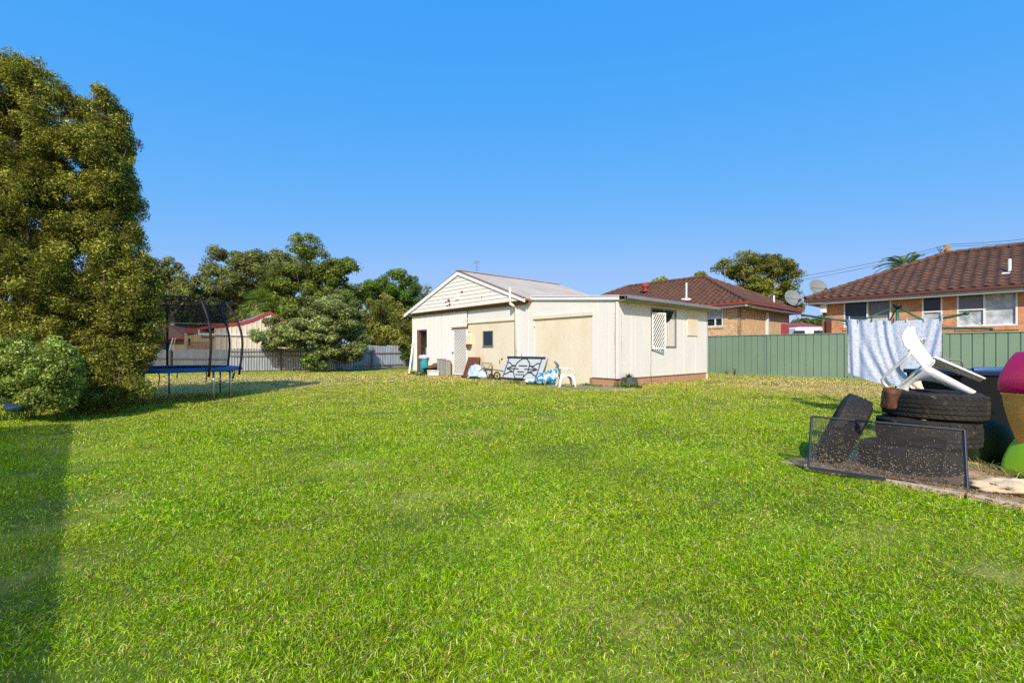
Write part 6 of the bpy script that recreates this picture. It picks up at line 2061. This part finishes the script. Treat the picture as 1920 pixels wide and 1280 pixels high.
# blue bar and hoop rail
bb = thing('handle_bar', px(1840, 692, 5.6), 'thick blue tubular bar on black brackets just above the black tank', 'bar')
mb = MB(); a, b = px(1815, 697, 5.75), px(1915, 692, 5.6); mb.tube([a - Vector((.03, 0, .06)), a + Vector((.06, 0, .025)), b], .036, 12); mb.build('tube', M['bluebar'], bb, smooth=True)
for x_ in (1824, 1843, 1862):
    mb = MB(); mb.bar(px(x_, 690, 5.72), px(x_, 704, 5.72), .02, .012); mb.build('bracket', M['black'], bb)
mb = MB(); d_ = 6.4
mb.tube([px(1762, 673, d_), px(1795, 675, d_), px(1803, 677, d_), px(1806, 682, d_), px(1807, 760, d_)], .012, 8)
mb.tube([px(1762, 673, d_), px(1755, 676, d_), px(1752, 760, d_)], .012, 8)
mb.tube([px(1807, 760, d_), px(1807, 812, d_)], .012, 8); mb.tube([px(1752, 760, d_), px(1752, 812, d_)], .012, 8)
tag(mb.build('hoop_rail', M['greywood'], smooth=True), 'thin grey bent metal rail standing behind the white chair in front of the green fence', 'rail')
for i, (x, y, h, lb) in enumerate(((1850, 885, .2, 'dry straggly weed between the tyres and the lime pot'), (1885, 895, .25, 'curling pale weed in front of the lime pot'), (1915, 900, .25, 'straggly weed at the right edge in front of the pots'))):
    tuftplant('weed', lb, vp(x, y, .01), 46, h, .3, DRYG + GR[:2], w=.005, seed=70 + i, group='weeds among the pots', lean=1.0)

# ------------------------------------------------------------------ the photographer's house, behind and to the left, with an added unseen awning that half shades the lawn's left edge
e0 = Vector((-7.45, 3.9, 0)); dh = Vector((.69, -.724, 0)); nh = Vector((-.724, -.69, 0))
AW = thing('added_shade_awning', e0, 'unseen translucent awning on white posts, added to cast a lighter shade on the lawn', 'awning')
mb = MB(); zz = 2.72
def aw(a, z, o): return Vector((e0.x, e0.y, 0)) + dh * a + nh * (2.6 * (1 - z)) + Vector((0, 0, zz + o + .35 * (1 - z)))
ribs(mb, aw, 0, 13, 0, 1, CORR, .15)
am = bpy.data.materials.new('translucent_sheeting'); am.use_nodes = True
n_ = am.node_tree; b_ = n_.nodes['Principled BSDF']; b_.inputs['Base Color'].default_value = (.7, .66, .52, 1)
tr_ = n_.nodes.new('ShaderNodeBsdfTransparent'); tr_.inputs[0].default_value = (1, .93, .70, 1)
mx_ = n_.nodes.new('ShaderNodeMixShader'); mx_.inputs[0].default_value = .75
n_.links.new(tr_.outputs[0], mx_.inputs[1]); n_.links.new(b_.outputs[0], mx_.inputs[2]); n_.links.new(mx_.outputs[0], n_.nodes['Material Output'].inputs['Surface'])
mb.build('roof_sheet', am, AW)
for a_ in (.3, 4.4, 8.5, 12.6):
    p_ = e0 + dh * a_ + nh * .5
    mb = MB(); mb.bar(p_, p_ + Vector((0, 0, 2.66)), .09, .09, up=dh); mb.build('post', M['white'], AW)
OH = thing('house', e0 + nh * 2.7, 'brick house at the photographer\'s side, behind the translucent patio awning', 'house')
o0 = e0 + nh * 2.7
mb = MB()
c = o0 + dh * 6.5 + nh * 3.6
mb.obox((c.x, c.y, 1.3), dh * 6.4, nh * 3.5, (0, 0, 1.3)); mb.build('wall', M['brickyellow'], OH)
mb = MB()
for k in (2.5, 6.5, 10.5):
    mb = MB(); p_ = o0 + dh * k + nh * .085 + Vector((0, 0, 1.5)); mb.obox(p_, dh * .8, nh * .03, (0, 0, .6)); w_ = mb.build('window', M['white'], OH)
    mb = MB(); mb.obox(p_ - nh * .035, dh * .74, nh * .01, (0, 0, .54)); mb.build('pane', M['glass'], w_)
mb = MB()
zz = 2.62
q = [o0, o0 + dh * 13, o0 + dh * 13 + nh * 8, o0 + nh * 8]
rdg = [o0 + dh * 3 + nh * 4, o0 + dh * 10 + nh * 4]
q = [Vector((p.x, p.y, zz)) for p in q]; rdg = [Vector((p.x, p.y, zz + 1.2)) for p in rdg]
mb.face([q[0], q[1], rdg[1], rdg[0]]); mb.face([q[1], q[2], rdg[1]]); mb.face([q[2], q[3], rdg[0], rdg[1]]); mb.face([q[3], q[0], rdg[0]]); mb.face([q[3], q[2], q[1], q[0]])
mb.build('roof', M['houseroof'], OH)
print('objects', len(bpy.data.objects), 'grass verts', len(grass.data.vertices))
